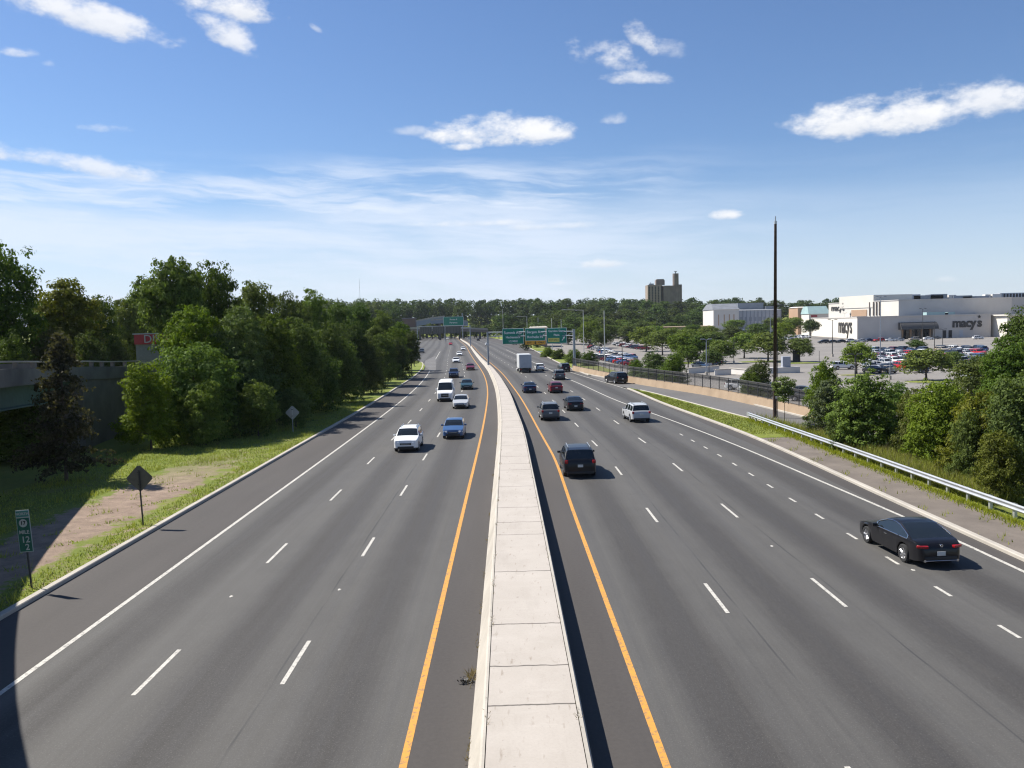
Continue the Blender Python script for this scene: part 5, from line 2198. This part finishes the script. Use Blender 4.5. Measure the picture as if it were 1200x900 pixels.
    if kind in ('suv', 'bigsuv', 'van'):
        for s, nm in ((-1, 'l'), (1, 'r')):
            b = mb('black_trim')
            b.box(s * (W / 2 - .01), (F + R) / 2, S['zb'] + .06, .05, (F - R) - 2 * Ra, .14, 0, .02)
            P['sill_trim_' + nm] = b
    g = mb('black_trim')
    g.box(0, L / 2 - .02, zf - .06, W * .46, .09, .15 if kind != 'van' else .42, 0, .03)
    g.use('chrome').box(0, L / 2 + .022, zf - .055, W * .36, .02, .025, 0, .006)
    P['grille'] = g
    for s, nm in ((-1, 'l'), (1, 'r')):
        hl = mb('lamp_clear')
        if kind in ('coupe', 'sedan'):
            hl.box(s * W * .31, L / 2 - .19, zf + .05, W * .17, .26, .13, -s * .42, .05)
        else:
            hl.box(s * W * .345, L / 2 - .135, zf + .02, W * .19, .27, .15 if kind != 'van' else .30, -s * .30, .05)
        P['headlight_' + nm] = hl
        tl = mb('lamp_red')
        zr = lerp_prof(S['zt'], -L / 2)
        if kind in ('suv', 'bigsuv', 'hatch', 'van'):
            tl.box(s * W * .415, -L / 2 + .10, S['belt'] - .10 if kind != 'van' else 1.05, .20 if kind != 'van' else .1, .22, .20 if kind != 'van' else .5, s * .28, .04)
        else:
            tl.box(s * W * .345, -L / 2 + .13, .80, .40, .20, .10, s * .38, .035)
        P['taillight_' + nm] = tl
        m_ = mb('car_paint')
        m_.box(s * (W / 2 + .10), S['cowl'] - .40, S['belt'] + .07 if kind != 'van' else 1.5, .2, .12, .14 if kind != 'van' else .3, s * .15, .035)
        m_.use('black_trim').box(s * (W / 2 + .02), S['cowl'] - .38, S['belt'] + .03 if kind != 'van' else 1.4, .12, .07, .04)
        P['door_mirror_' + nm] = m_
        hd = mb('chrome' if kind == 'coupe' else 'black_trim')
        for yy in ((-.05,) if kind == 'coupe' else (.0, -1.0) if kind != 'van' else (1.0,)):
            hd.box(s * (W / 2 + .002), yy - .1, S['belt'] - .12, .03, .17, .03, 0, .008)
        P['door_handle_' + nm] = hd
    pl_ = mb('plate_white')
    pl_.box(0, -L / 2 - .012, .78 if kind not in ('coupe', 'sedan') else .56, .32, .02, .16, 0, .005)
    P['number_plate'] = pl_
    if kind in ('suv', 'bigsuv'):
        rl = mb('pole_grey')
        top = lerp_prof(S['zt'], -.6)
        hr = top - S['belt']
        xr_ = .95 * W / 2 - S['k'] * hr - .10
        for s in (-1, 1):
            rl.tube((s * xr_, .1, top + .05), (s * xr_, -1.75, top + .035), .022, n=6)
            for yy in (.1, -.85, -1.75):
                rl.box(s * xr_, yy, top + .01, .04, .08, .09)
        P['roof_rail'] = rl
    if kind == 'coupe':
        # bright line round the side glass and along the diffuser
        ct = mb('chrome')
        for s in (-1, 1):
            prev = None
            for i, y in enumerate(ys):
                if sr - .02 <= y <= sf + .05 and rows[i][8][1] - rows[i][6][1] > .04:
                    q0 = Vector((s * (rows[i][7][0] + .012), y, rows[i][7][1] + .015))
                    q1 = Vector((s * (rows[i][6][0] + .012), y, rows[i][6][1] + .0))
                    if prev:
                        ct.tube(prev[0], q0, .017, n=5)
                        ct.tube(prev[1], q1, .017, n=5)
                    else:
                        ct.tube(q0, q1, .017, n=5)
                    prev = (q0, q1)
            if prev:
                ct.tube(prev[0], prev[1], .017, n=5)
            ct.tube((s * .62, -L / 2 - .01, .30), (s * .62, -L / 2 - .03, .30), .05, n=10)
        ct.tube((-.62, -L / 2 - .025, .30), (.62, -L / 2 - .025, .30), .014, n=6)
        P['chrome_trim'] = ct
        em = mb('chrome')
        em.lathe([(-.01, .03), (-.01, .055), (.01, .055), (.01, .03)], 'x', 16)
        em.v = [(p[1], p[0] - L / 2 - .02, p[2] + .86) for p in em.v]
        P['badge'] = em
        sp = mb('glass')
        sp.box(0, -.35, 1.424, .9, .7, .012, 0, .004)
    wheels = []
    for s in (-1, 1):
        for c in (F, R):
            wheels.append((s * (W / 2 - .115), c, r, s))
    return P, wheels, S


def wheel_meshes(r, kind):
    w = .225
    ty = mb('rubber')
    ty.lathe([(-w / 2, r * .62), (-w / 2, r * .93), (-w / 2 + .03, r), (w / 2 - .03, r), (w / 2, r * .93), (w / 2, r * .66), (w / 2 - .02, r * .62), (-w / 2, r * .62)], 'x', 26)
    rm = mb('rim')
    rm.lathe([(w / 2 - .015, r * .66), (w / 2 - .01, r * .60), (w / 2 - .07, r * .58), (w / 2 - .09, .02)], 'x', 26)
    for k in range(5):
        a = 2 * math.pi * k / 5
        for d in (-.10, .10):
            p0 = Vector((w / 2 - .03, math.cos(a + d * 2.2) * r * .13, math.sin(a + d * 2.2) * r * .13))
            p1 = Vector((w / 2 - .018, math.cos(a + d) * r * .61, math.sin(a + d) * r * .61))
            rm.tube(p0, p1, r * .062, r * .055, 5)
    rm.lathe([(w / 2 - .06, r * .16), (w / 2 - .008, r * .14), (w / 2 - .005, 0.001)], 'x', 12)
    bk = mb('black_trim')
    rm.use('black_trim').lathe([(w / 2 - .095, r * .57), (w / 2 - .1, .01)], 'x', 20)
    return ty.mesh('tyre', 40), rm.mesh('rim', 40)


PARTNAME = {'side_window_l': 'side_window', 'side_window_r': 'side_window', 'headlight_l': 'headlight', 'headlight_r': 'headlight', 'taillight_l': 'taillight',
            'taillight_r': 'taillight', 'door_mirror_l': 'door_mirror', 'door_mirror_r': 'door_mirror', 'sill_trim_l': 'sill_trim', 'sill_trim_r': 'sill_trim', 'door_handle_l': 'door_handle', 'door_handle_r': 'door_handle'}
CARMESH, PARKED = {}, {}
for kind in CARS:
    P, wheels, S = car_parts(kind)
    CARMESH[kind] = ({k: v.mesh(PARTNAME.get(k, k), 32) for k, v in P.items() if v.v}, wheels, wheel_meshes(S['r'], kind), S)
    # the same shape as one mesh, for cars too far off to show their parts
    bm = bmesh.new()
    mats = []
    items = [(me, Matrix.Identity(4)) for me in CARMESH[kind][0].values()]
    for (x, y, z, s) in wheels:
        Mx = Matrix.Translation((x, y, z)) @ (Matrix.Identity(4) if s > 0 else Matrix.Rotation(math.pi, 4, 'Z'))
        items += [(CARMESH[kind][2][0], Mx), (CARMESH[kind][2][1], Mx)]
    for me, Mx in items:
        base = len(bm.verts)
        nf = len(bm.faces)
        t2 = me.copy()
        t2.transform(Mx)
        bm.from_mesh(t2)
        bm.faces.ensure_lookup_table()
        loc = []
        for mm_ in me.materials:
            if mm_.name not in mats:
                mats.append(mm_.name)
            loc.append(mats.index(mm_.name))
        for f in bm.faces[nf:]:
            f.material_index = loc[f.material_index]
        bpy.data.meshes.remove(t2)
    me = bpy.data.meshes.new('parked_car')
    bm.to_mesh(me)
    bm.free()
    for nm in mats:
        me.materials.append(bpy.data.materials[nm])
    PARKED[kind] = me

PAINT = {'black': (.008, .008, .010), 'charcoal': (.035, .037, .042), 'grey': (.10, .105, .11), 'silver': (.42, .43, .44), 'white': (.74, .74, .73), 'blue': (.045, .10, .22),
         'navy': (.012, .022, .06), 'red': (.42, .018, .022), 'maroon': (.13, .012, .022), 'teal': (.02, .05, .06), 'beige': (.36, .31, .24)}
PLACED = []


def vehicle(kind, colour, x, y, label, rz=0.0, group=None, name=None, cat=None, z=0.0, at='rear', skip=()):
    """x, y: middle of the bumper nearest the bridge"""
    parts, wheels, (tyre, rim), S = CARMESH[kind]
    half = S['L'] / 2
    x += -math.sin(rz) * half * (1 if at == 'rear' else -1)
    y += math.cos(rz) * half * (1 if at == 'rear' else -1)
    nm = name or {'sedan': 'sedan', 'coupe': 'coupe', 'suv': 'suv', 'bigsuv': 'suv', 'hatch': 'hatchback', 'van': 'cargo_van'}[kind]
    t = thing(nm, label, cat or {'van': 'van', 'suv': 'SUV', 'bigsuv': 'SUV'}.get(kind, 'car'), (x, y, z), rz, group)
    col = (*PAINT[colour], 1)
    for k, me in parts.items():
        if k in skip:
            continue
        o = bpy.data.objects.new(PARTNAME.get(k, k), me)
        COL.objects.link(o)
        o.parent = t
        o.color = col
    for (wx, wy, wz, s) in wheels:
        w = bpy.data.objects.new('wheel', tyre)
        COL.objects.link(w)
        w.parent = t
        w.location = (wx, wy, wz)
        w.rotation_euler = (random.uniform(0, 6), 0, 0 if s > 0 else math.pi)
        q = bpy.data.objects.new('rim', rim)
        COL.objects.link(q)
        q.parent = w
    PLACED.append((x, y))
    return t


def head(y, ref=XL, d=8):
    return math.atan2(-(ref(y + d) - ref(y - d)), 2 * d)


GO = 'vehicles driving away from the bridge'
CO = 'vehicles driving towards the bridge'
RD = ROADZ
cr, cf = G(1062, 658), G(1020, 636)
ang = math.atan2(-(cf[0] - cr[0]), cf[1] - cr[1])
c_ = Vector((cr[0], cr[1], 0)) + Vector((.81, -1.0, 0))
vehicle('coupe', 'black', c_.x, c_.y, 'glossy black coupe with chrome window line in the near right lane', ang, GO)
for kind, colr, u, v, lab, dx in [
    ('bigsuv', 'black', 680.5, 561, 'big black SUV with a pale roof glare beside the right orange line', 0),
    ('suv', 'grey', 645.5, 493.5, 'dark grey SUV ahead of the big black one', 0),
    ('sedan', 'black', 675, 482, 'black sedan just right of the dark grey SUV', 0),
    ('sedan', 'navy', 621.5, 461, 'dark navy sedan in the lane next to the median', 0),
    ('hatch', 'maroon', 652.5, 461, 'dark red hatchback driving away', 0),
    ('suv', 'silver', 752, 495.5, 'silver SUV at the right white edge line', 0),
    ('suv', 'grey', 656.5, 445.5, 'mid grey SUV with pale hood behind the dark merging SUV', 0),
    ('hatch', 'white', 633.5, 435, 'white hatchback right beside the box truck', 0),
]:
    x, y = G(u, v)
    rz = head(y + 2, XR)
    if lab.startswith('silver'):
        rz = .075
    vehicle(kind, colr, x, y, lab, rz, GO)
x, y = G(663.5, 436)
vehicle('suv', 'black', x, y, 'black SUV merging at the end of the tan wall', .13, GO)
x, y = G(730, 450)
vehicle('bigsuv', 'black', x, y, 'black SUV on the ramp beside the tan wall', .30, GO)
for kind, colr, u, v, lab in [('suv', 'charcoal', 560.5, 399.8, 'far dark SUV driving off near the rear gantry post'), ('suv', 'silver', 549.5, 398, 'far silver blue SUV left of the far dark one'),
                              ('sedan', 'white', 571, 405, 'far white car behind the gantry post'), ('sedan', 'navy', 603.5, 404.2, 'far dark car under the left green sign')]:
    x, y = G(u, v)
    vehicle(kind, colr, x, y, lab, head(y, XR), GO)
# oncoming side: the bumper nearest the bridge is the front
for kind, colr, u, v, lab in [
    ('suv', 'white', 475.5, 530.5, 'white SUV with a dark grille coming towards the bridge'),
    ('hatch', 'blue', 531, 515, 'mid blue hatchback coming towards the bridge'),
    ('sedan', 'silver', 539.5, 479.5, 'silver sedan in front of the white cargo van'),
    ('van', 'white', 521.5, 471, 'tall white cargo van coming towards the bridge'),
    ('sedan', 'teal', 547, 457, 'dark teal sedan behind the silver one'),
    ('suv', 'navy', 531.7, 443, 'dark navy SUV behind the white cargo van'),
    ('sedan', 'maroon', 551.5, 434.2, 'maroon sedan next to the orange line'),
    ('sedan', 'white', 534.5, 425.6, 'first of three white cars in file far up the oncoming side'),
    ('sedan', 'white', 538.5, 417.3, 'second of three white cars in file far up the oncoming side'),
    ('hatch', 'white', 542.8, 410.8, 'last of three white cars in file far up the oncoming side'),
    ('hatch', 'red', 528, 404.8, 'small far red car on the oncoming side'),
    ('suv', 'charcoal', 494, 414, 'dark SUV joining from the far left slip road'),
    ('sedan', 'white', 524.5, 397.6, 'farthest white car by the end of the median'),
]:
    x, y = G(u, v)
    rz = head(y + 2, XL)
    vehicle(kind, colr, x, y, lab, rz + math.pi, CO, at='front')

# box truck
x, y = G(616, 437)
tk = thing('box_truck', 'white box truck with a tall plain rear door driving away', 'truck', (x, y, 0), head(y + 4, XR), GO)
m = mb('truck_white')
m.box(0, 3.3, 2.25, 2.46, 6.5, 2.75, 0, .05)
m.build('cargo_box', tk)
m = mb('truck_rear_shaded')
m.box(0, .035, 2.3, 2.24, .06, 2.5)
for q in range(6):
    m.box(0, .0, 1.25 + q * .42, 2.2, .03, .03)
m.build('rear_door', tk)
m = mb('black_trim')
m.box(0, .12, .62, 2.3, .25, .34, 0, .03)
m.box(0, 3.6, .68, .9, 7.6, .3)
m.box(0, .06, .92, 2.3, .1, .1)
m.build('chassis', tk)
m = mb('truck_white')
bm = bmesh.new()
cv = [(-1.05, 6.65, .55), (1.05, 6.65, .55), (1.08, 6.65, 2.35), (-1.08, 6.65, 2.35), (-1.02, 8.6, .55), (1.02, 8.6, .55), (1.02, 8.6, 1.35), (-1.02, 8.6, 1.35), (-1.0, 7.65, 2.3), (1.0, 7.65, 2.3), (1.05, 8.05, 1.5), (-1.05, 8.05, 1.5)]
m.add(cv, [(0, 1, 2, 3)[::-1], (4, 5, 6, 7), (0, 4, 7, 11, 8, 3), (1, 2, 9, 10, 6, 5), (3, 8, 9, 2), (8, 11, 10, 9), (11, 7, 6, 10), (0, 1, 5, 4)])
bm.free()
m.build('cab', tk)
m = mb('glass')
m.add([(-.92, 7.74, 2.22), (.92, 7.74, 2.22), (.95, 8.03, 1.58), (-.95, 8.03, 1.58)], [(0, 3, 2, 1)])
for s in (-1, 1):
    m.add([(s * 1.072, 7.0, 2.2), (s * 1.06, 7.6, 2.15), (s * 1.085, 7.95, 1.5), (s * 1.09, 7.0, 1.5)], [(0, 1, 2, 3)])
m.build('window', tk)
for s in (-1, 1):
    m = mb('black_trim')
    m.box(s * 1.32, 7.7, 1.75, .16, .12, .42, 0, .03)
    m.tube((s * 1.05, 7.72, 1.75), (s * 1.3, 7.72, 1.75), .025, n=6)
    m.build('door_mirror', tk)
    mb('lamp_red').box(s * .95, -.02, .64, .3, .05, .14, 0, .01).build('taillight', tk)
for s in (-1, 1):
    for c in (1.75, 7.4):
        ty, rm = CARMESH['van'][2]
        w = bpy.data.objects.new('wheel', ty)
        COL.objects.link(w)
        w.parent = tk
        w.location = (s * .98, c, .46)
        w.scale = (1.35, 1.28, 1.28)
        w.rotation_euler = (0, 0, 0 if s > 0 else math.pi)
        q = bpy.data.objects.new('rim', rm)
        COL.objects.link(q)
        q.parent = w

# parked cars
random.seed(21)
KINDW = ['sedan', 'sedan', 'suv', 'suv', 'hatch', 'bigsuv']
COLW = ['black', 'charcoal', 'grey', 'silver', 'white', 'white', 'navy', 'maroon', 'blue', 'silver', 'red', 'charcoal', 'black', 'beige']


def GLT(u, v):
    z = LOTZ
    for _ in range(12):
        x, y = G(u, v, z)
        z = .5 * z + .5 * lotz(x, y)
    return x, y, lotz(x, y)


def park(u, v, rz, where, kind=None, colr=None, jit=.12):
    kind = kind or random.choice(KINDW)
    colr = colr or random.choice(COLW)
    x, y, z = GLT(u, v)
    for (a, b) in PLACED:
        if math.hypot(a - x, b - y) < 2.35:
            return
    o = bpy.data.objects.new('parked_car', PARKED[kind])
    COL.objects.link(o)
    o.location = (x, y, z + .01)
    o.rotation_euler = (0, 0, rz + random.uniform(-.03, .03) + random.choice((0, math.pi)))
    o.color = (*PAINT[colr], 1)
    body = {'sedan': 'sedan', 'suv': 'SUV', 'hatch': 'hatchback', 'bigsuv': 'large SUV', 'van': 'van', 'coupe': 'coupe'}[kind]
    tag(o, '%s %s parked %s' % (colr, body, where), 'car', 'parked cars ' + where)
    PLACED.append((x, y))


def park_row(ua, va, ub, vb, where, rz, occ=.9, gap=2.75, cols=None, maxn=40):
    xa, ya, _ = GLT(ua, va)
    xb, yb, _ = GLT(ub, vb)
    n = min(maxn, max(1, int(math.hypot(xb - xa, yb - ya) / gap)))
    for k in range(n + 1):
        if random.random() < occ:
            t = k / n
            # interpolate on the ground
            x, y = xa + (xb - xa) * t, ya + (yb - ya) * t
            z = lotz(x, y)
            if any(math.hypot(a - x, b - y) < 2.4 for a, b in PLACED):
                continue
            kind, colr = random.choice(KINDW), random.choice(cols or COLW)
            o = bpy.data.objects.new('parked_car', PARKED[kind])
            COL.objects.link(o)
            o.location = (x + random.uniform(-.15, .15), y + random.uniform(-.15, .15), z + .01)
            o.rotation_euler = (0, 0, rz + random.uniform(-.03, .03) + random.choice((0, math.pi)))
            o.color = (*PAINT[colr], 1)
            body = {'sedan': 'sedan', 'suv': 'SUV', 'hatch': 'hatchback', 'bigsuv': 'large SUV'}[kind]
            tag(o, '%s %s parked %s' % (colr, body, where), 'car', 'parked cars ' + where)
            PLACED.append((x, y))


N_ = 'by the fence below the pale lamp post'
park_row(704, 420.5, 741, 429, N_, .9, .95, 2.7)
park_row(710, 414.5, 738, 421.5, N_, .9, .9, 2.8)
park_row(722, 404.5, 755, 410, 'in the short dark row left of the planted trees', 1.0, 1, 3.0, ['black', 'charcoal', 'maroon', 'white', 'navy', 'charcoal'], 9)
park_row(694, 408.5, 713, 414.5, 'in the row right of the sign gantry', .95, .9, 3.0, None, 8)
for k, (u, v) in enumerate([(965, 402.4), (977, 402.0), (987, 401.6), (998, 401.2), (1009, 400.8), (1019, 400.4), (1030, 400.4), (1042, 400.0), (1053, 399.8), (1071, 399.2), (1088, 398.2), (1096, 397.6), (1146, 397.6)]):
    park(u, v, math.pi / 2 + .05, 'in the front row along the store wall', 'sedan' if k % 3 else 'suv', ['charcoal', 'charcoal', 'black', 'white', 'silver', 'navy', 'red', 'white', 'silver', 'beige', 'white', 'grey', 'white'][k])
CW = 'in the crowded rows below the store entrance'
for k, v in enumerate((412.5, 413.6, 416.6, 418.0, 421.6, 423.2, 427.4, 429.3, 434.0, 437)):
    park_row(1012 + k, v, 1080 - .5 * k, v - .5, CW, .12, .96, 2.6, None, 16)
DW = 'in the crowded rows below the front lettering'
for k, v in enumerate((411.5, 412.6, 415.6, 417, 420.6, 422.2, 426.6, 431.0)):
    park_row(1104, v, 1149 - k, v - .3, DW, .12, .92, 2.7, None, 13)
EW = 'in the far rows before the grey mall block'
for k, v in enumerate((384.0, 385.6, 387.6, 389.4, 391.5)):
    park_row(840, v + 1, 950, v, EW, .5, .8, 3.0, ['white', 'silver', 'grey', 'blue', 'charcoal', 'white', 'silver', 'navy'], 26)
park_row(912, 399, 945, 396, EW, .5, .8, 3.0, ['white', 'silver', 'grey', 'white'], 8)
park_row(820, 431.5, 836, 428.5, 'in the dark group beside the grey lamp post', .4, 1, 2.8, ['black', 'charcoal', 'charcoal', 'navy', 'silver'], 6)
park(988, 433, 1.5, 'alone on the lane left of the round topped tree', 'bigsuv', 'white')
park(1140, 447.5, 1.45, 'alone on the lane left of the big right edge tree', 'suv', 'white')
park(1027, 431, 1.45, 'across the near end of the crowded rows', 'hatch', 'white')
for k, (u, v, c) in enumerate([(868, 457, 'white'), (884, 459, 'white'), (900, 461, 'silver'), (936, 464, 'charcoal'), (946, 470, 'grey')]):
    park(u, v, 1.0, 'on the service lane seen through the fence', 'sedan' if k % 2 else 'suv', c)
for k, (u, v, c) in enumerate([(628, 413, 'navy'), (634, 417.5, 'blue'), (641, 419, 'white'), (648, 421, 'charcoal'), (690, 404, 'white')]):
    park(u, v, .6, 'among bushes under the middle green sign' if k < 4 else 'alone above the row right of the gantry', 'suv' if k % 2 else 'sedan', c)

# ------------------------------------------------------------------ sky
hm = bpy.data.materials.new('haze_air')
hm.use_nodes = True
hm.node_tree.nodes.clear()
pv = hm.node_tree.nodes.new('ShaderNodeVolumePrincipled')
pv.inputs['Color'].default_value = (.80, .88, 1.0, 1)
pv.inputs['Density'].default_value = .00005
hm.node_tree.links.new(pv.outputs[0], hm.node_tree.nodes.new('ShaderNodeOutputMaterial').inputs['Volume'])
M['haze_air'] = hm
w = bpy.data.worlds.new('World')
SC.world = w
w.use_nodes = True


class WT(NT):
    def __init__(self, world):
        self.mat = world
        self.t = world.node_tree
        self.bg = self.t.nodes['Background']


k = WT(w)
sky = k.n('ShaderNodeTexSky', sky_type='NISHITA')
sky.sun_disc = False
sky.sun_elevation = math.asin(SUN_DIR.z)
sky.sun_rotation = math.atan2(SUN_DIR.x, SUN_DIR.y)
sky.altitude = 50
sky.air_density = 1.0
sky.dust_density = .3
sky.ozone_density = 2.2
dirv = k.n('ShaderNodeTexCoord').outputs['Generated']
s = k.sep(dirv)
az = k.math('ARCTAN2', s[0], s[1])
el = k.math('ARCSINE', s[2])
cb = k.n('ShaderNodeCombineXYZ')
k.link(az, cb.inputs[0])
k.link(el, cb.inputs[1])
ae = cb.outputs[0]


def sph(u, v):
    d = Vector(ray(u, v)).normalized()
    return math.atan2(d.x, d.y), math.asin(d.z)


puff = k.noise(k.scalev(ae, (1, 1.7, 1)), 15.0, 8, .62)
puff2 = k.noise(k.scalev(ae, (1, 1.7, 1)), 52.0, 5, .6)
pf = k.math('ADD', k.math('MULTIPLY', k.math('SUBTRACT', puff, .5), 4.6), k.math('MULTIPLY', k.math('SUBTRACT', puff2, .5), 1.6))
cov = None
lit = None
CLOUDS = [  # u, v, half width, half height, tilt, strength
    (588, 158, 88, 21, 0.0, 1.0), (545, 172, 26, 6, 0, .9), (482, 154, 26, 7, 0, .45), (1055, 138, 105, 26, .0, 1.0), (1150, 122, 70, 20, -.05, .9), (1000, 142, 46, 16, 0, .8),
    (705, 68, 42, 20, .25, .85), (735, 92, 48, 9, .1, .75), (755, 47, 24, 14, .6, .8), (782, 58, 22, 10, .2, .45), (717, 141, 18, 8, 0, .55), (854, 253, 20, 7, 0, .9),
    (262, 8, 62, 16, .05, .95), (258, 38, 44, 16, .5, .85), (92, 18, 100, 20, .16, .9), (165, 40, 30, 7, .2, .6), (20, 62, 22, 6, 0, .8), (126, 151, 34, 6, .0, .6),
    (698, 310, 34, 6, 0, .8), (570, 262, 80, 5, 0, .55), (640, 266, 60, 5, 0, .5), (370, 34, 9, 4, .5, .5), (55, 75, 8, 5, 0, .4), (230, 298, 18, 4, 0, .5), (655, 332, 14, 4, 0, .5), (1108, 328, 12, 4, 0, .4), (60, 188, 110, 12, .12, .75),
]
for (u, v, hw, hh, tilt, stg) in CLOUDS:
    a0, e0 = sph(u, v)
    ca, sa = math.cos(tilt), math.sin(tilt)
    da = k.math('SUBTRACT', az, a0)
    de = k.math('SUBTRACT', el, e0)
    if abs(tilt) > .01:
        x_ = k.math('SUBTRACT', k.math('MULTIPLY', da, ca), k.math('MULTIPLY', de, sa))
        y_ = k.math('ADD', k.math('MULTIPLY', da, sa), k.math('MULTIPLY', de, ca))
    else:
        x_, y_ = da, de
    xx = k.math('MULTIPLY', x_, FPX / hw * .92)
    yy = k.math('MULTIPLY', y_, FPX / hh * .88)
    # flatter underside
    yb = k.math('MULTIPLY', k.math('MINIMUM', yy, 0.0), .55)
    yy2 = k.math('ADD', yy, yb)
    q = k.math('SUBTRACT', 1.0, k.math('ADD', k.math('MULTIPLY', xx, xx), k.math('MULTIPLY', yy2, yy2)))
    q = k.math('MULTIPLY', q, 1.55 if hw > 60 and hh > 19 else 1.15)
    q = k.math('ADD', q, pf)
    c = k.math('MULTIPLY', k.rng(q, .0, 1.6, 0, 1, True), stg)
    cov = c if cov is None else k.math('MAXIMUM', cov, c)
    sh_ = k.math('MULTIPLY', k.rng(yy, -1.0, .35, .0, 1.0), c)
    lit = sh_ if lit is None else k.math('MAXIMUM', lit, sh_)
# high streaky cirrus, thickening towards the horizon
warp = k.noise(k.scalev(ae, (5, 14, 1)), 1.0, 4, .6, out='Color')
wv_ = k.n('ShaderNodeVectorMath', operation='MULTIPLY_ADD')
k.link(warp, wv_.inputs[0])
wv_.inputs[1].default_value = (.10, .035, 0)
k.link(ae, wv_.inputs[2])
rot = k.n('ShaderNodeVectorRotate', rotation_type='Z_AXIS')
rot.inputs['Angle'].default_value = .05
k.link(wv_.outputs[0], rot.inputs['Vector'])
aw = rot.outputs[0]
st_ = k.noise(k.scalev(aw, (2.6, 24, 1)), 1.0, 8, .60)
st2 = k.noise(k.scalev(aw, (9, 90, 1)), 1.0, 5, .6)
wob = k.noise(k.scalev(ae, (2.5, 4, 1)), 1.0, 3, .5)
ev = k.math('ADD', el, k.math('MULTIPLY', k.math('SUBTRACT', wob, .5), .07))
e_top, e_mid, e_low = sph(300, 180)[1], sph(300, 222)[1], sph(300, 300)[1]
left = k.rng(az, .02, .30, 1, .08, True)
band = k.math('MULTIPLY', k.math('MULTIPLY', k.rng(ev, e_top + .012, e_mid, 0, 1, True), k.rng(ev, e_low - .05, e_mid - .02, .45, 1, True)), left)
cir = k.math('ADD', k.math('MULTIPLY', st_, .78), k.math('MULTIPLY', st2, .28))
cir = k.math('MULTIPLY', k.rng(cir, .44, .66, 0, 1, True), band)
veil = k.rng(el, -.02, .20, .50, 0, True)
sheet = k.math('MULTIPLY', k.rng(ev, sph(300, 222)[1], sph(300, 262)[1], 0, 1, True), k.rng(az, .0, .42, 1, .18, True))
sheet = k.math('MULTIPLY', sheet, k.rng(k.math('ADD', k.math('MULTIPLY', st_, .8), k.math('MULTIPLY', st2, .25)), .40, .60, .42, 1.0, True))
cir = k.math('MAXIMUM', k.math('MULTIPLY', cir, .9), k.math('MULTIPLY', sheet, .78))
cir = k.math('ADD', cir, k.math('MULTIPLY', veil, k.rng(cir, 0, .7, 1, .25)), clamp=True)
base = k.mix(1.0, sky.outputs[0], (.90, 1.06, 1.30), 'MULTIPLY')
base = k.mix(cir, base, (8.6, 9.5, 11.0))
ccol = k.mix(k.rng(k.math('ADD', k.math('DIVIDE', lit, k.math('MAXIMUM', cov, .02)), k.math('MULTIPLY', k.math('SUBTRACT', puff2, .5), .9)), .1, .9), (7.4, 7.9, 8.8), (10.4, 10.5, 10.8))
fin = k.mix(cov, base, ccol)
k.link(fin, k.bg.inputs[0])
k.bg.inputs[1].default_value = .055

# thin summer air, one even closed body
ho = mb('haze_air').box(0, 2400, 68.0, 9000, 5600, 152.0).build('haze')
tag(ho, 'thin bluish summer haze over the whole place', 'haze', kind='stuff')

sun = bpy.data.lights.new('sun', 'SUN')
sun.energy = 4.8
sun.angle = math.radians(.53)
sun.color = (1.0, .955, .88)
so = bpy.data.objects.new('sun', sun)
COL.objects.link(so)
so.rotation_euler = SUN_DIR.to_track_quat('Z', 'Y').to_euler()

# ------------------------------------------------------------------ camera
cam = bpy.data.cameras.new('camera')
cam.sensor_width = 36
cam.sensor_fit = 'HORIZONTAL'
cam.lens = FPX / 1200 * 36
cam.clip_start = .05
cam.clip_end = 20000
co = bpy.data.objects.new('camera', cam)
COL.objects.link(co)
o0 = Vector(ray(600, 450))
Rv = (Vector(ray(601, 450)) - o0).normalized()
Uv = (Vector(ray(600, 449)) - o0).normalized()
Fv = o0.normalized()
co.matrix_world = Matrix(((Rv.x, Uv.x, -Fv.x, 0), (Rv.y, Uv.y, -Fv.y, 0), (Rv.z, Uv.z, -Fv.z, CAMH), (0, 0, 0, 1)))
SC.camera = co

SC.render.engine = 'CYCLES'
SC.cycles.max_bounces = 6
SC.cycles.diffuse_bounces = 3
SC.cycles.glossy_bounces = 3
SC.cycles.transparent_max_bounces = 12
SC.cycles.transmission_bounces = 2
SC.cycles.use_denoising = True
try:
    SC.cycles.denoiser = 'OPENIMAGEDENOISE'
except Exception:
    pass
SC.view_settings.view_transform = 'Standard'
SC.view_settings.look = 'None'
SC.view_settings.gamma = 1
SC.view_settings.use_curve_mapping = False
SC.view_settings.exposure = .8
SC.cycles.filter_width = 1.2
